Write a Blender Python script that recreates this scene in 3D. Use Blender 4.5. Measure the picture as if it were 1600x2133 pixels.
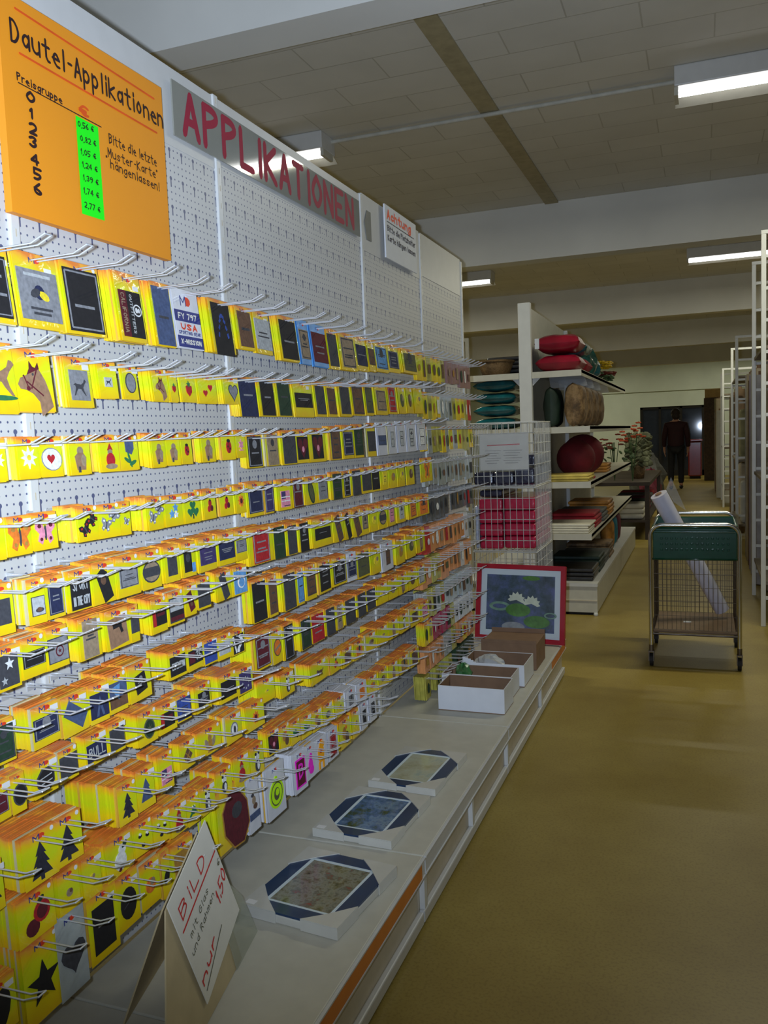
import bpy, bmesh, math, random
from mathutils import Vector, Matrix, Euler
random.seed(7)
for _o in list(bpy.data.objects): bpy.data.objects.remove(_o)
SC = bpy.context.scene; COL = SC.collection
# ------------------------------------------------------------------ camera, world, flash, exposure
F, YAW, PITCH, ROLL, CX, CZ = 1759.82, 0.36307, -0.0873, -0.03823, 1.18112, 1.26532
CAMP = Vector((CX, 0, CZ))
_f = Vector((-math.sin(YAW)*math.cos(PITCH), math.cos(YAW)*math.cos(PITCH), math.sin(PITCH)))
_r = Vector((math.cos(YAW), math.sin(YAW), 0)); _u = _r.cross(_f)
CR = math.cos(ROLL)*_r+math.sin(ROLL)*_u; CU = -math.sin(ROLL)*_r+math.cos(ROLL)*_u
cd = bpy.data.cameras.new('camera'); cam = bpy.data.objects.new('camera', cd); COL.objects.link(cam)
cd.sensor_fit = 'HORIZONTAL'; cd.sensor_width = 36; cd.lens = F/1600*36; cd.clip_start = .02; cd.clip_end = 100
cam.matrix_world = Matrix(((CR.x, CU.x, -_f.x, CX), (CR.y, CU.y, -_f.y, 0), (CR.z, CU.z, -_f.z, CZ), (0, 0, 0, 1)))
SC.camera = cam
SC.view_settings.view_transform = 'Standard'; SC.view_settings.look = 'None'
SC.view_settings.gamma = 1; SC.view_settings.use_curve_mapping = False; SC.view_settings.exposure = 0.0
FLASH_W, LAMP_W, WORLD_S = 250.0, 24.0, .085
w = bpy.data.worlds.new('world'); SC.world = w; w.use_nodes = True
w.node_tree.nodes['Background'].inputs[0].default_value = (.92, .95, .84, 1)
w.node_tree.nodes['Background'].inputs[1].default_value = WORLD_S
fl = bpy.data.lights.new('camera_flash', 'SPOT'); flo = bpy.data.objects.new('camera_flash', fl); COL.objects.link(flo)
fl.energy = FLASH_W; fl.color = (.66, .79, 1.0); fl.spot_size = math.radians(104); fl.spot_blend = 1.0; fl.shadow_soft_size = .012
flo.location = CAMP-CR*.05+CU*.015+_f*.03
flo.rotation_euler = (_f*1.0-CR*.11+CU*.29).to_track_quat('-Z', 'Y').to_euler()

# ------------------------------------------------------------------ helpers
def hit(px, py, ax, v):
    d = _f+(px-800)/F*CR-(py-1066.5)/F*CU
    return CAMP+d*((v-CAMP[ax])/d[ax])
def lin(c):
    return tuple(((x/255)/12.92 if x/255 <= .04045 else ((x/255+.055)/1.055)**2.4) for x in c)+(1,)
MATS = {}
def mat(name, col, rough=.5, metal=0, var=.12, scale=18, coat=0, bump=0, bscale=60, emit=0, alpha=1, trans=0, spec=.5):
    if name in MATS: return MATS[name]
    m = bpy.data.materials.new(name); m.use_nodes = True; nt = m.node_tree; b = nt.nodes['Principled BSDF']; L = nt.links.new
    c = lin(col)
    tc = nt.nodes.new('ShaderNodeTexCoord'); nz = nt.nodes.new('ShaderNodeTexNoise'); nz.inputs['Scale'].default_value = scale; nz.inputs['Detail'].default_value = 3
    L(tc.outputs['Object'], nz.inputs['Vector'])
    rp = nt.nodes.new('ShaderNodeValToRGB'); e = rp.color_ramp.elements
    e[0].position = .3; e[1].position = .7
    e[0].color = tuple(max(0, x*(1-var)) for x in c[:3])+(1,); e[1].color = tuple(min(1, x*(1+var)) for x in c[:3])+(1,)
    L(nz.outputs['Fac'], rp.inputs['Fac']); L(rp.outputs['Color'], b.inputs['Base Color'])
    b.inputs['Roughness'].default_value = rough; b.inputs['Metallic'].default_value = metal
    b.inputs['Coat Weight'].default_value = coat; b.inputs['Coat Roughness'].default_value = .12
    b.inputs['Specular IOR Level'].default_value = spec
    if trans: b.inputs['Transmission Weight'].default_value = trans; b.inputs['IOR'].default_value = 1.15
    if alpha < 1: b.inputs['Alpha'].default_value = alpha
    if bump:
        n2 = nt.nodes.new('ShaderNodeTexNoise'); n2.inputs['Scale'].default_value = bscale; L(tc.outputs['Object'], n2.inputs['Vector'])
        bp = nt.nodes.new('ShaderNodeBump'); bp.inputs['Strength'].default_value = bump; bp.inputs['Distance'].default_value = .01
        L(n2.outputs['Fac'], bp.inputs['Height']); L(bp.outputs['Normal'], b.inputs['Normal'])
    if emit:
        b.inputs['Emission Color'].default_value = c; b.inputs['Emission Strength'].default_value = emit
    m.diffuse_color = c
    MATS[name] = m; return m
class MB:
    def __init__(s): s.v = []; s.f = []; s.m = []; s.ms = []; s.uv = {}; s.sm = []
    def mi(s, m):
        if m not in s.ms: s.ms.append(m)
        return s.ms.index(m)
    def face(s, pts, m, uv=None, smooth=False):
        n = len(s.v); s.v += [tuple(p) for p in pts]; s.f.append(tuple(range(n, n+len(pts)))); s.m.append(s.mi(m)); s.sm.append(smooth)
        if uv: s.uv[len(s.f)-1] = uv
    def faces(s, vs, fs, m, smooth=False):
        n = len(s.v); s.v += [tuple(p) for p in vs]; k = s.mi(m)
        for f in fs: s.f.append(tuple(n+i for i in f)); s.m.append(k); s.sm.append(smooth)
    def box(s, x0, x1, y0, y1, z0, z1, m, M=None, taper=None):
        P = [Vector((x, y, z)) for z in (z0, z1) for y in (y0, y1) for x in (x0, x1)]
        if M is not None: P = [M@p for p in P]
        s.faces(P, [(0, 2, 3, 1), (4, 5, 7, 6), (0, 1, 5, 4), (2, 6, 7, 3), (0, 4, 6, 2), (1, 3, 7, 5)], m)
    def rbox(s, x0, x1, y0, y1, z0, z1, m, r=.005, M=None, seg=2):
        bm = bmesh.new(); bmesh.ops.create_cube(bm, size=1)
        for v in bm.verts: v.co = Vector(((x0+x1)/2+v.co.x*(x1-x0), (y0+y1)/2+v.co.y*(y1-y0), (z0+z1)/2+v.co.z*(z1-z0)))
        bmesh.ops.bevel(bm, geom=bm.edges[:], offset=r, segments=seg, affect='EDGES', profile=.5)
        s.bm(bm, m, M)
    def bm(s, bm, m, M=None, smooth=False):
        bm.verts.ensure_lookup_table(); bm.verts.index_update()
        s.faces([(M@v.co if M is not None else v.co) for v in bm.verts], [tuple(v.index for v in f.verts) for f in bm.faces], m, smooth); bm.free()
    def tube(s, pts, r, m, n=6, cap=True, smooth=True, closed=False):
        pts = [Vector(p) for p in pts]; rings = []; N = len(pts); up = None
        for i, p in enumerate(pts):
            if closed: t = (pts[(i+1) % N]-pts[i-1])
            else: t = pts[min(i+1, N-1)]-pts[max(i-1, 0)]
            t.normalize()
            if up is None:
                up = Vector((0, 0, 1)) if abs(t.z) < .9 else Vector((1, 0, 0))
            a = t.cross(up)
            if a.length < 1e-4: a = t.cross(Vector((0, 1, 0)))
            a.normalize(); b = a.cross(t).normalized(); up = b
            rr = r[i] if isinstance(r, (list, tuple)) else r
            rings.append([p+(a*math.cos(2*math.pi*k/n)+b*math.sin(2*math.pi*k/n))*rr for k in range(n)])
        vs = [q for R in rings for q in R]; fs = []
        for i in range(N if closed else N-1):
            j = (i+1) % N
            for k in range(n): fs.append((i*n+k, i*n+(k+1) % n, j*n+(k+1) % n, j*n+k))
        s.faces(vs, fs, m, smooth)
        if cap and not closed:
            s.faces(rings[0], [tuple(reversed(range(n)))], m); s.faces(rings[-1], [tuple(range(n))], m)
    def ball(s, c, rx, ry, rz, m, M=None, seg=14, ring=9, jit=0):
        c = Vector(c); vs = []; fs = []
        for i in range(ring+1):
            a = math.pi*i/ring
            for k in range(seg):
                b = 2*math.pi*k/seg; j = 1+random.uniform(-jit, jit)
                p = Vector((rx*math.sin(a)*math.cos(b)*j, ry*math.sin(a)*math.sin(b)*j, rz*math.cos(a)*j))
                vs.append(c+(M@p if M is not None else p))
        for i in range(ring):
            for k in range(seg): fs.append((i*seg+k, (i+1)*seg+k, (i+1)*seg+(k+1) % seg, i*seg+(k+1) % seg))
        s.faces(vs, fs, m, True)
    def lathe(s, prof, c, m, n=20):
        vs = [(c[0]+r*math.cos(2*math.pi*k/n), c[1]+r*math.sin(2*math.pi*k/n), c[2]+z) for r, z in prof for k in range(n)]; fs = []
        for i in range(len(prof)-1):
            for k in range(n): fs.append((i*n+k, i*n+(k+1) % n, (i+1)*n+(k+1) % n, (i+1)*n+k))
        s.faces(vs, fs, m, True)
    def prism(s, poly, z0, z1, m, M=None):
        n = len(poly); P = [Vector((x, y, z)) for z in (z0, z1) for x, y in poly]
        if M is not None: P = [M@p for p in P]
        s.faces(P, [tuple(reversed(range(n))), tuple(range(n, 2*n))]+[(i, (i+1) % n, n+(i+1) % n, n+i) for i in range(n)], m)
    def build(s, name, parent=None, origin=None, rot=None):
        me = bpy.data.meshes.new(name)
        o0 = Vector(origin) if origin is not None else (Vector(parent.location) if parent is not None and not parent.get('_local') else Vector((0, 0, 0)))
        if parent is not None and origin is not None: o0 = Vector(origin)
        me.from_pydata([tuple(Vector(p)-o0) for p in s.v], [], s.f)
        for m in s.ms: me.materials.append(m)
        me.polygons.foreach_set('material_index', s.m); me.polygons.foreach_set('use_smooth', s.sm)
        if s.uv:
            ul = me.uv_layers.new(name='UVMap')
            for fi, uv in s.uv.items():
                for li, c in zip(me.polygons[fi].loop_indices, uv): ul.data[li].uv = c
        me.update()
        o = bpy.data.objects.new(name, me); COL.objects.link(o)
        if parent is not None:
            o.parent = parent
            if origin is not None and not parent.get('_local'): o.location = o0-Vector(parent.location)
        elif origin is not None: o.location = o0
        return o
def tag(o, label=None, cat=None, group=None, kind=None):
    if label: o['label'] = label
    if cat: o['category'] = cat
    if group: o['group'] = group
    if kind: o['kind'] = kind
    return o
def thing(name, label, cat, loc=(0, 0, 0), group=None):
    o = bpy.data.objects.new(name, None); COL.objects.link(o); o.location = loc; o.empty_display_size = .05
    return tag(o, label, cat, group)
def part(name, root, fn, label=None):
    b = MB(); fn(b); o = b.build(name, root)
    if label: o['label'] = label
    return o
def subpart(name, root, prt, fn):
    b = MB(); fn(b); o = b.build(name, root); o.parent = prt; return o
def struct(name, fn):
    b = MB(); fn(b); o = b.build(name); o['kind'] = 'structure'; return o
def single(name, fn, label, cat, group=None, origin=None):
    b = MB(); fn(b)
    if origin is None:
        xs = [p[0] for p in b.v]; ys = [p[1] for p in b.v]; zs = [p[2] for p in b.v]
        origin = ((min(xs)+max(xs))/2, (min(ys)+max(ys))/2, min(zs))
    return tag(b.build(name, None, origin), label, cat, group)

# stroke lettering --------------------------------------------------------
GL = dict(A="02 28 42;14 34", B="02 08;~08 38 47 36 05;~05 36 44 33 02", C="~47 28 07 03 22 43", D="02 08;~08 28 46 44 22 02", E="42 02 08 48;05 35",
 F="02 08 48;05 35", G="~47 28 06 03 22 43 45;45 25", H="02 08;42 48;05 45", I="12 18", K="02 08;48 05 42", L="08 02 42", M="02 08 24 48 42",
 N="02 08 42 48", O="~28 06 04 22 44 46 28", P="02 08;~08 38 47 36 05", R="02 08;~08 38 47 36 05;25 42", S="~47 28 07 16 34 43 22 03", T="22 28;08 48",
 U="~08 04 22 44 48", V="08 22 48", W="08 12 26 32 48", X="02 48;08 42", Y="08 25 48;25 22", a="~45 26 04 22 44;46 42", b="08 02;~05 26 44 22 03",
 d="48 42;~45 26 04 22 43", e="04 44;~44 26 04 22 42", f="~48 38 27 22;06 46", g="~45 26 04 22 44;~46 41 20 01", h="08 02;~05 26 45 42", i="12 16;17 18",
 k="08 02;46 04 42", l="18 12", m="02 06;~05 16 25 22;~25 36 45 42", n="02 06;~05 26 45 42", o="~26 04 22 44 26", p="00 06;~05 26 44 22 03",
 r="02 06;~04 16 36", s="~45 26 05 43 22 03", t="28 23 32 42;06 46", u="~06 03 22 43;46 42", z="06 46 02 42", c="~45 26 04 22 43",
 ä="~45 26 04 22 44;46 42;17 18;37 38")
GL.update({'0': "~28 06 04 22 44 46 28", '1': "16 28 22", '2': "~07 28 47 45 02;02 42", '3': "~07 28 47 25;~25 44 22 03", '4': "32 38 04 44", '5': "48 08 05;~05 35 44 22 02",
 '6': "~38 05 03 22 43 34 05", '7': "08 48 12", '8': "~25 07 28 47 25 03 22 43 25", '9': "~45 36 05 07 28 47 45 22", ',': "12 01", '.': "12 13", '-': "15 35", '!': "14 18;12 13",
 '€': "~47 28 05 22 43;05 35;04 34", '“': "07 08;17 18", '„': "01 02;11 12"})
def chaikin(p):
    for _ in range(2):
        q = [p[0]]
        for a, b in zip(p, p[1:]): q += [(a[0]*.75+b[0]*.25, a[1]*.75+b[1]*.25), (a[0]*.25+b[0]*.75, a[1]*.25+b[1]*.75)]
        p = q+[p[-1]]
    return p
def layout(text):
    x = 0; out = []
    for ch in text:
        if ch == ' ': x += 4; continue
        g = GL.get(ch)
        if not g: x += 4; continue
        mx = 0
        for st in g.split(';'):
            sm = st[0] == '~'; P = [(int(t[0]), int(t[1])-2) for t in st.lstrip('~').split()]
            mx = max(mx, max(p[0] for p in P))
            if sm: P = chaikin(P)
            out.append([(x+p[0], p[1]) for p in P])
        x += mx+2
    return out, x-2
_lift = [0]
def stroke(mb, m, pts, w, plane):
    """pts in 2-D (u,v); plane(u,v,lift)->3-D; flat pen stroke with round ends"""
    for (a, b) in zip(pts, pts[1:]):
        d = Vector((b[0]-a[0], b[1]-a[1])); l = d.length
        if l < 1e-9: continue
        nrm = Vector((-d.y, d.x))/l*w/2; t = d/l*w/2
        _lift[0] = (_lift[0]+1) % 40; z = _lift[0]*6e-6
        A = Vector(a); B = Vector(b); k = .414
        poly = [A+nrm, A+nrm*k-t, A-nrm*k-t, A-nrm, B-nrm, B-nrm*k+t, B+nrm*k+t, B+nrm]
        mb.face([plane(p.x, p.y, z) for p in reversed(poly)], m)
def write(mb, m, text, u0, v0, u1, v1, h, w, plane):
    """text from baseline start (u0,v0) to baseline end (u1,v1), capital height h"""
    S, W = layout(text)
    for st in S:
        stroke(mb, m, [(u0+(u1-u0)*x/W, v0+(v1-v0)*x/W+y/6*h) for x, y in st], w, plane)
def on_x(X): return lambda u, v, l: (X+l, u, v)
def write_px(mb, m, text, pa, pb, ptop, w, X):
    """baseline end points and a top-of-capital point read as photo pixels on the vertical plane x = X"""
    a = hit(*pa, 0, X); b = hit(*pb, 0, X); t = hit(*ptop, 0, X)
    write(mb, m, text, a.y, a.z, b.y, b.z, t.z-a.z, w, on_x(X))

# ------------------------------------------------------------------ materials
M_white = mat('white_enamel', (205, 204, 200), .38, var=.03)
M_white2 = mat('warm_white_enamel', (196, 192, 176), .45, var=.05)
M_post = mat('upright_enamel', (214, 214, 210), .35, var=.03)
M_wire = mat('galvanised_wire', (218, 220, 224), .3, .45, var=.05)
M_chrome = mat('chrome', (200, 200, 198), .16, 1, var=.05)
M_steel = mat('dull_steel', (105, 96, 88), .4, .8, var=.2)
M_black = mat('black_rubber', (22, 20, 20), .7)
M_dark = mat('dark_gap', (26, 22, 16), .8)
M_beige = mat('beige_plinth', (204, 192, 168), .55, var=.06)
M_orange_rail = mat('orange_price_rail', (216, 124, 36), .4, var=.06)
M_poster = mat('orange_poster_board', (240, 150, 24), .55, var=.04, scale=3)
M_green_paper = mat('fluorescent_green_paper', (10, 252, 20), .6, var=.02)
M_ink = mat('black_ink', (40, 14, 20), .6)
M_ink2 = mat('black_print', (18, 26, 18), .6)
M_redline = mat('orange_red_marker', (228, 84, 16), .6)
M_redmark = mat('red_marker', (205, 42, 34), .6)
M_oliveink = mat('olive_marker', (78, 74, 30), .6)
M_sign = mat('grey_plexiglass', (146, 146, 136), .06, 0, var=.03, spec=.8)
M_signtext = mat('crimson_letter', (160, 14, 56), .6, var=.05)
M_paper = mat('white_card', (226, 222, 208), .6, var=.03)
M_tan = mat('tan_cardboard', (190, 172, 132), .7, var=.08)
M_brownbox = mat('brown_cardboard', (134, 104, 78), .75, var=.1)
M_boxwhite = mat('white_cardboard', (224, 226, 230), .55, var=.03)
M_navy = mat('navy_frame', (14, 52, 92), .4, var=.12, coat=.5)
M_shrink = mat('shrink_wrapped_card', (206, 204, 194), .3, var=.05, coat=.6, bump=.15, bscale=25)
M_redframe = mat('red_frame', (176, 16, 42), .35, var=.08, coat=.4)
M_mat = mat('pale_mount', (212, 224, 228), .5, var=.02)
M_green_plastic = mat('green_plastic', (4, 68, 48), .22, var=.15, coat=.5)
M_tube = mat('fluorescent_tube', (250, 252, 255), .4, emit=6)
M_clear = mat('clear_acrylic', (190, 196, 176), .1, alpha=.35)
M_film = mat('clear_film', (226, 230, 236), .1, alpha=.14, bump=.3, bscale=14)
M_roll = mat('white_plastic_roll', (208, 206, 222), .25, var=.05, coat=.5)

def card_material():
    m = bpy.data.materials.new('applique_card'); m.use_nodes = True; nt = m.node_tree; b = nt.nodes['Principled BSDF']; L = nt.links.new
    uv = nt.nodes.new('ShaderNodeUVMap'); sp = nt.nodes.new('ShaderNodeSeparateXYZ'); L(uv.outputs['UV'], sp.inputs[0])
    tc = nt.nodes.new('ShaderNodeTexCoord'); nz = nt.nodes.new('ShaderNodeTexNoise'); nz.inputs['Scale'].default_value = 26; nz.inputs['Detail'].default_value = 3
    L(tc.outputs['Object'], nz.inputs['Vector'])
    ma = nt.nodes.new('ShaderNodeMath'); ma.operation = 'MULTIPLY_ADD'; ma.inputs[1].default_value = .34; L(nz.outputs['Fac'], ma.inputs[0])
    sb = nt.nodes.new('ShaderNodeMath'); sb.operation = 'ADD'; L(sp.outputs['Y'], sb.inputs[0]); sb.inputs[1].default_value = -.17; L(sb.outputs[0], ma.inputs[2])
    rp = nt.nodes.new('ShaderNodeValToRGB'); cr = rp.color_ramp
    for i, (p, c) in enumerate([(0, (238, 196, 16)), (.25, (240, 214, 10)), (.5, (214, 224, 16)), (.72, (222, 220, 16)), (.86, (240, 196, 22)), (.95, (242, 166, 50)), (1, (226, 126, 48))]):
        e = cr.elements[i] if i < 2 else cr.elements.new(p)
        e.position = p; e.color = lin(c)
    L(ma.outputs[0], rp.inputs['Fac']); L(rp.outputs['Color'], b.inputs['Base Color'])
    b.inputs['Roughness'].default_value = .45; b.inputs['Coat Weight'].default_value = .5; b.inputs['Coat Roughness'].default_value = .1
    n2 = nt.nodes.new('ShaderNodeTexNoise'); n2.inputs['Scale'].default_value = 34; L(tc.outputs['Object'], n2.inputs['Vector'])
    bp = nt.nodes.new('ShaderNodeBump'); bp.inputs['Strength'].default_value = .35; bp.inputs['Distance'].default_value = .01
    L(n2.outputs['Fac'], bp.inputs['Height']); L(bp.outputs['Normal'], b.inputs['Coat Normal'])
    m.diffuse_color = lin((235, 205, 20)); return m
M_card = card_material()
def pegboard_material():
    m = bpy.data.materials.new('perforated_panel'); m.use_nodes = True; nt = m.node_tree; b = nt.nodes['Principled BSDF']; L = nt.links.new
    def mth(op, a, bb=None, c=None):
        n = nt.nodes.new('ShaderNodeMath'); n.operation = op
        for i, v in enumerate((a, bb, c)):
            if v is None: continue
            if isinstance(v, (int, float)): n.inputs[i].default_value = v
            else: L(v, n.inputs[i])
        return n.outputs[0]
    g = nt.nodes.new('ShaderNodeNewGeometry'); sp = nt.nodes.new('ShaderNodeSeparateXYZ'); L(g.outputs['Position'], sp.inputs[0])
    Y = mth('DIVIDE', sp.outputs['Y'], .0166); Z = mth('DIVIDE', sp.outputs['Z'], .0166)
    fy = mth('SUBTRACT', mth('FRACT', Y), .5); fz = mth('SUBTRACT', mth('FRACT', Z), .5)
    dot = mth('LESS_THAN', mth('ADD', mth('MULTIPLY', fy, fy), mth('MULTIPLY', fz, fz)), .018)
    Y3 = mth('DIVIDE', Y, 3); Z3 = mth('DIVIDE', Z, 4)
    ky = mth('MULTIPLY', mth('SUBTRACT', mth('FRACT', Y3), .5), 3); kz = mth('MULTIPLY', mth('SUBTRACT', mth('FRACT', Z3), .5), 4)
    k1 = mth('LESS_THAN', mth('ADD', mth('MULTIPLY', ky, ky), mth('MULTIPLY', mth('SUBTRACT', kz, .45), mth('SUBTRACT', kz, .45))), .085)
    slot = mth('MULTIPLY', mth('LESS_THAN', mth('ABSOLUTE', ky), .13), mth('LESS_THAN', mth('ABSOLUTE', mth('ADD', kz, .15)), .62))
    hole = mth('MAXIMUM', mth('MAXIMUM', dot, k1), slot)
    mx = nt.nodes.new('ShaderNodeMix'); mx.data_type = 'RGBA'; L(hole, mx.inputs[0])
    nz = nt.nodes.new('ShaderNodeTexNoise'); nz.inputs['Scale'].default_value = 4; L(g.outputs['Position'], nz.inputs['Vector'])
    rp = nt.nodes.new('ShaderNodeValToRGB'); rp.color_ramp.elements[0].color = lin((200, 199, 196)); rp.color_ramp.elements[1].color = lin((208, 207, 204)); L(nz.outputs['Fac'], rp.inputs['Fac'])
    L(rp.outputs['Color'], mx.inputs[6]); mx.inputs[7].default_value = lin((90, 95, 126))
    L(mx.outputs[2], b.inputs['Base Color']); b.inputs['Roughness'].default_value = .42
    m.diffuse_color = lin((205, 204, 200)); return m
M_peg = pegboard_material()
def floor_material():
    m = mat('worn_lino', (146, 120, 68), .42, var=.0); nt = m.node_tree; b = nt.nodes['Principled BSDF']; L = nt.links.new
    tc = nt.nodes.new('ShaderNodeTexCoord'); a = nt.nodes.new('ShaderNodeTexNoise'); a.inputs['Scale'].default_value = 1.6; a.inputs['Detail'].default_value = 6; a.inputs['Roughness'].default_value = .65
    L(tc.outputs['Object'], a.inputs['Vector'])
    rp = nt.nodes.new('ShaderNodeValToRGB'); e = rp.color_ramp.elements; e[0].position = .34; e[1].position = .68; e[0].color = lin((148, 126, 58)); e[1].color = lin((170, 150, 78))
    n2 = nt.nodes.new('ShaderNodeTexNoise'); n2.inputs['Scale'].default_value = 130; n2.inputs['Detail'].default_value = 2; L(tc.outputs['Object'], n2.inputs['Vector'])
    r2 = nt.nodes.new('ShaderNodeValToRGB'); e2 = r2.color_ramp.elements; e2[0].position = .36; e2[1].position = .5; e2[0].color = (.74, .7, .62, 1); e2[1].color = (1, 1, 1, 1)
    mx = nt.nodes.new('ShaderNodeMix'); mx.data_type = 'RGBA'; mx.blend_type = 'MULTIPLY'; mx.inputs[0].default_value = .6
    L(a.outputs['Fac'], rp.inputs['Fac']); L(n2.outputs['Fac'], r2.inputs['Fac']); L(rp.outputs['Color'], mx.inputs[6]); L(r2.outputs['Color'], mx.inputs[7])
    L(mx.outputs[2], b.inputs['Base Color']); return m
M_floor = floor_material()
def ceiling_material():
    m = mat('painted_blocks', (176, 174, 164), .8, var=.0); nt = m.node_tree; b = nt.nodes['Principled BSDF']; L = nt.links.new
    g = nt.nodes.new('ShaderNodeNewGeometry'); br = nt.nodes.new('ShaderNodeTexBrick'); L(g.outputs['Position'], br.inputs['Vector'])
    br.inputs['Scale'].default_value = 1; br.inputs['Brick Width'].default_value = .62; br.inputs['Row Height'].default_value = .25; br.inputs['Mortar Size'].default_value = .004; br.inputs['Mortar Smooth'].default_value = .3
    br.inputs['Color1'].default_value = lin((218, 216, 208)); br.inputs['Color2'].default_value = lin((210, 208, 200)); br.inputs['Mortar'].default_value = lin((188, 185, 174))
    nz = nt.nodes.new('ShaderNodeTexNoise'); nz.inputs['Scale'].default_value = 3; nz.inputs['Detail'].default_value = 5; L(g.outputs['Position'], nz.inputs['Vector'])
    rp = nt.nodes.new('ShaderNodeValToRGB'); rp.color_ramp.elements[0].color = (.88, .88, .87, 1); rp.color_ramp.elements[1].color = (1, 1, 1, 1); rp.color_ramp.elements[0].position = .3; rp.color_ramp.elements[1].position = .65; L(nz.outputs['Fac'], rp.inputs['Fac'])
    mx = nt.nodes.new('ShaderNodeMix'); mx.data_type = 'RGBA'; mx.blend_type = 'MULTIPLY'; mx.inputs[0].default_value = .6
    L(br.outputs['Color'], mx.inputs[6]); L(rp.outputs['Color'], mx.inputs[7]); L(mx.outputs[2], b.inputs['Base Color'])
    bp = nt.nodes.new('ShaderNodeBump'); bp.inputs['Strength'].default_value = .3; bp.inputs['Distance'].default_value = .008; L(br.outputs['Fac'], bp.inputs['Height']); bp.invert = True; L(bp.outputs['Normal'], b.inputs['Normal'])
    return m
M_ceil = ceiling_material()
M_beam = mat('painted_beam', (224, 222, 214), .8, var=.06, scale=2)
M_wall = mat('painted_wall', (212, 220, 202), .8, var=.06, scale=2)
M_duct = mat('tan_duct', (168, 158, 126), .7)
M_night = mat('night_glass', (34, 40, 50), .05, spec=.6)

# ------------------------------------------------------------------ setting
ZC = 3.1; ZB = 2.665; YW = 23.2
struct('floor', lambda b: b.box(-7, 6, -2.2, YW+.2, -.1, 0, M_floor))
struct('ceiling', lambda b: b.box(-7, 6, -2.2, YW+.2, ZC, ZC+.12, M_ceil))
struct('wall_left', lambda b: b.box(-7.12, -7, -2.2, YW, 0, ZC, M_wall))
struct('wall_right', lambda b: b.box(6, 6.12, -2.2, YW, 0, ZC, M_wall))
def backwall(b):
    b.box(-7, -.36, YW, YW+.2, 0, ZC, M_wall); b.box(1.62, 6, YW, YW+.2, 0, ZC, M_wall); b.box(-.36, 1.62, YW, YW+.2, 1.8, ZC, M_wall)
    b.box(-7, 6, YW-.06, YW, 2.2, ZC, M_wall)
struct('wall_back', backwall)
def shopwin(b):
    b.box(-.36, 1.62, YW+.1, YW+.12, 0, 1.8, M_night)
struct('window_1', shopwin)
def winframe(b):
    for x in (-.36, .1, .62, 1.15, 1.56): b.box(x, x+.06, YW+.04, YW+.1, 0, 1.8, M_dark)
    b.box(-.36, 1.62, YW+.04, YW+.1, 1.74, 1.8, M_dark); b.box(-.36, 1.62, YW+.04, YW+.1, 0, .14, M_dark)
struct('trim_1', winframe)
for i, y in enumerate((2.67, 7.03, 11.4, 15.75, 20.1)):
    struct('trim_%d' % (i+2), lambda b: b.box(-7, 6, y, y+.17, ZB, ZC, M_beam))
struct('trim_7', lambda b: b.box(.0, .105, 2.84, 7.03, ZC-.012, ZC, M_duct))
def conduit(b): b.tube([(-.93, 4.9, ZC-.026), (1.05, 4.9, ZC-.026)], .0125, mat('painted_pipe', (186, 184, 172), .6), 8)
single('conduit', conduit, 'slim pale pipe along the ceiling joining the two nearest lamps', 'pipe')
def ceiling_lamp(x0, x1, y, label):
    t = thing('ceiling_lamp', label, 'lamp', ((x0+x1)/2, y, ZC), 'fluorescent ceiling lamps')
    part('housing', t, lambda b: b.rbox(x0, x1, y-.11, y+.09, ZC-.1, ZC, M_white, .006))
    def wing(b):
        b.faces([(x0, y+.05, ZC-.1), (x1, y+.05, ZC-.1), (x1, y+.12, ZC-.135), (x0, y+.12, ZC-.135), (x0, y+.055, ZC-.1), (x1, y+.055, ZC-.1), (x1, y+.125, ZC-.135), (x0, y+.125, ZC-.135)],
                [(0, 1, 2, 3), (7, 6, 5, 4), (0, 4, 5, 1), (3, 2, 6, 7), (0, 3, 7, 4), (1, 5, 6, 2)], M_white2)
    part('reflector', t, wing)
    for dy in (-.04,):
        part('tube', t, lambda b: b.tube([(x0+.02, y+dy, ZC-.118), (x1-.02, y+dy, ZC-.118)], .018, M_tube, 10))
    for x in (x0, x1-.02):
        part('end_cap', t, lambda b: b.box(x, x+.02, y-.09, y+.05, ZC-.14, ZC-.1, M_white2))
    ld = bpy.data.lights.new('lamp_light', 'AREA'); ld.shape = 'RECTANGLE'; ld.size = x1-x0-.1; ld.size_y = .06; ld.energy = LAMP_W; ld.color = (1.0, .98, .76)
    lo = bpy.data.objects.new('lamp_light', ld); COL.objects.link(lo); lo.parent = t; lo.location = (0, -.04, -.139)
ceiling_lamp(1.05, 2.6, 4.86, 'nearest fluorescent lamp at right, long lit box on the ceiling')
ceiling_lamp(-2.5, -.93, 4.86, 'near fluorescent lamp half hidden behind the top of the perforated wall')
ceiling_lamp(-2.6, -1.04, 9.62, 'fluorescent lamp behind the beam, left beside the end of the perforated wall')
ceiling_lamp(1.03, 2.6, 9.62, 'fluorescent lamp behind the beam at right, above the white racks')
for y, n in ((13.2, 'third'), (21.3, 'fourth')):
    ceiling_lamp(1.03, 2.6, y, '%s fluorescent lamp back on the right, hidden behind the ceiling beams' % n)
    ceiling_lamp(-2.6, -1.04, y, '%s fluorescent lamp back on the left, hidden behind the ceiling beams' % n)

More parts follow.
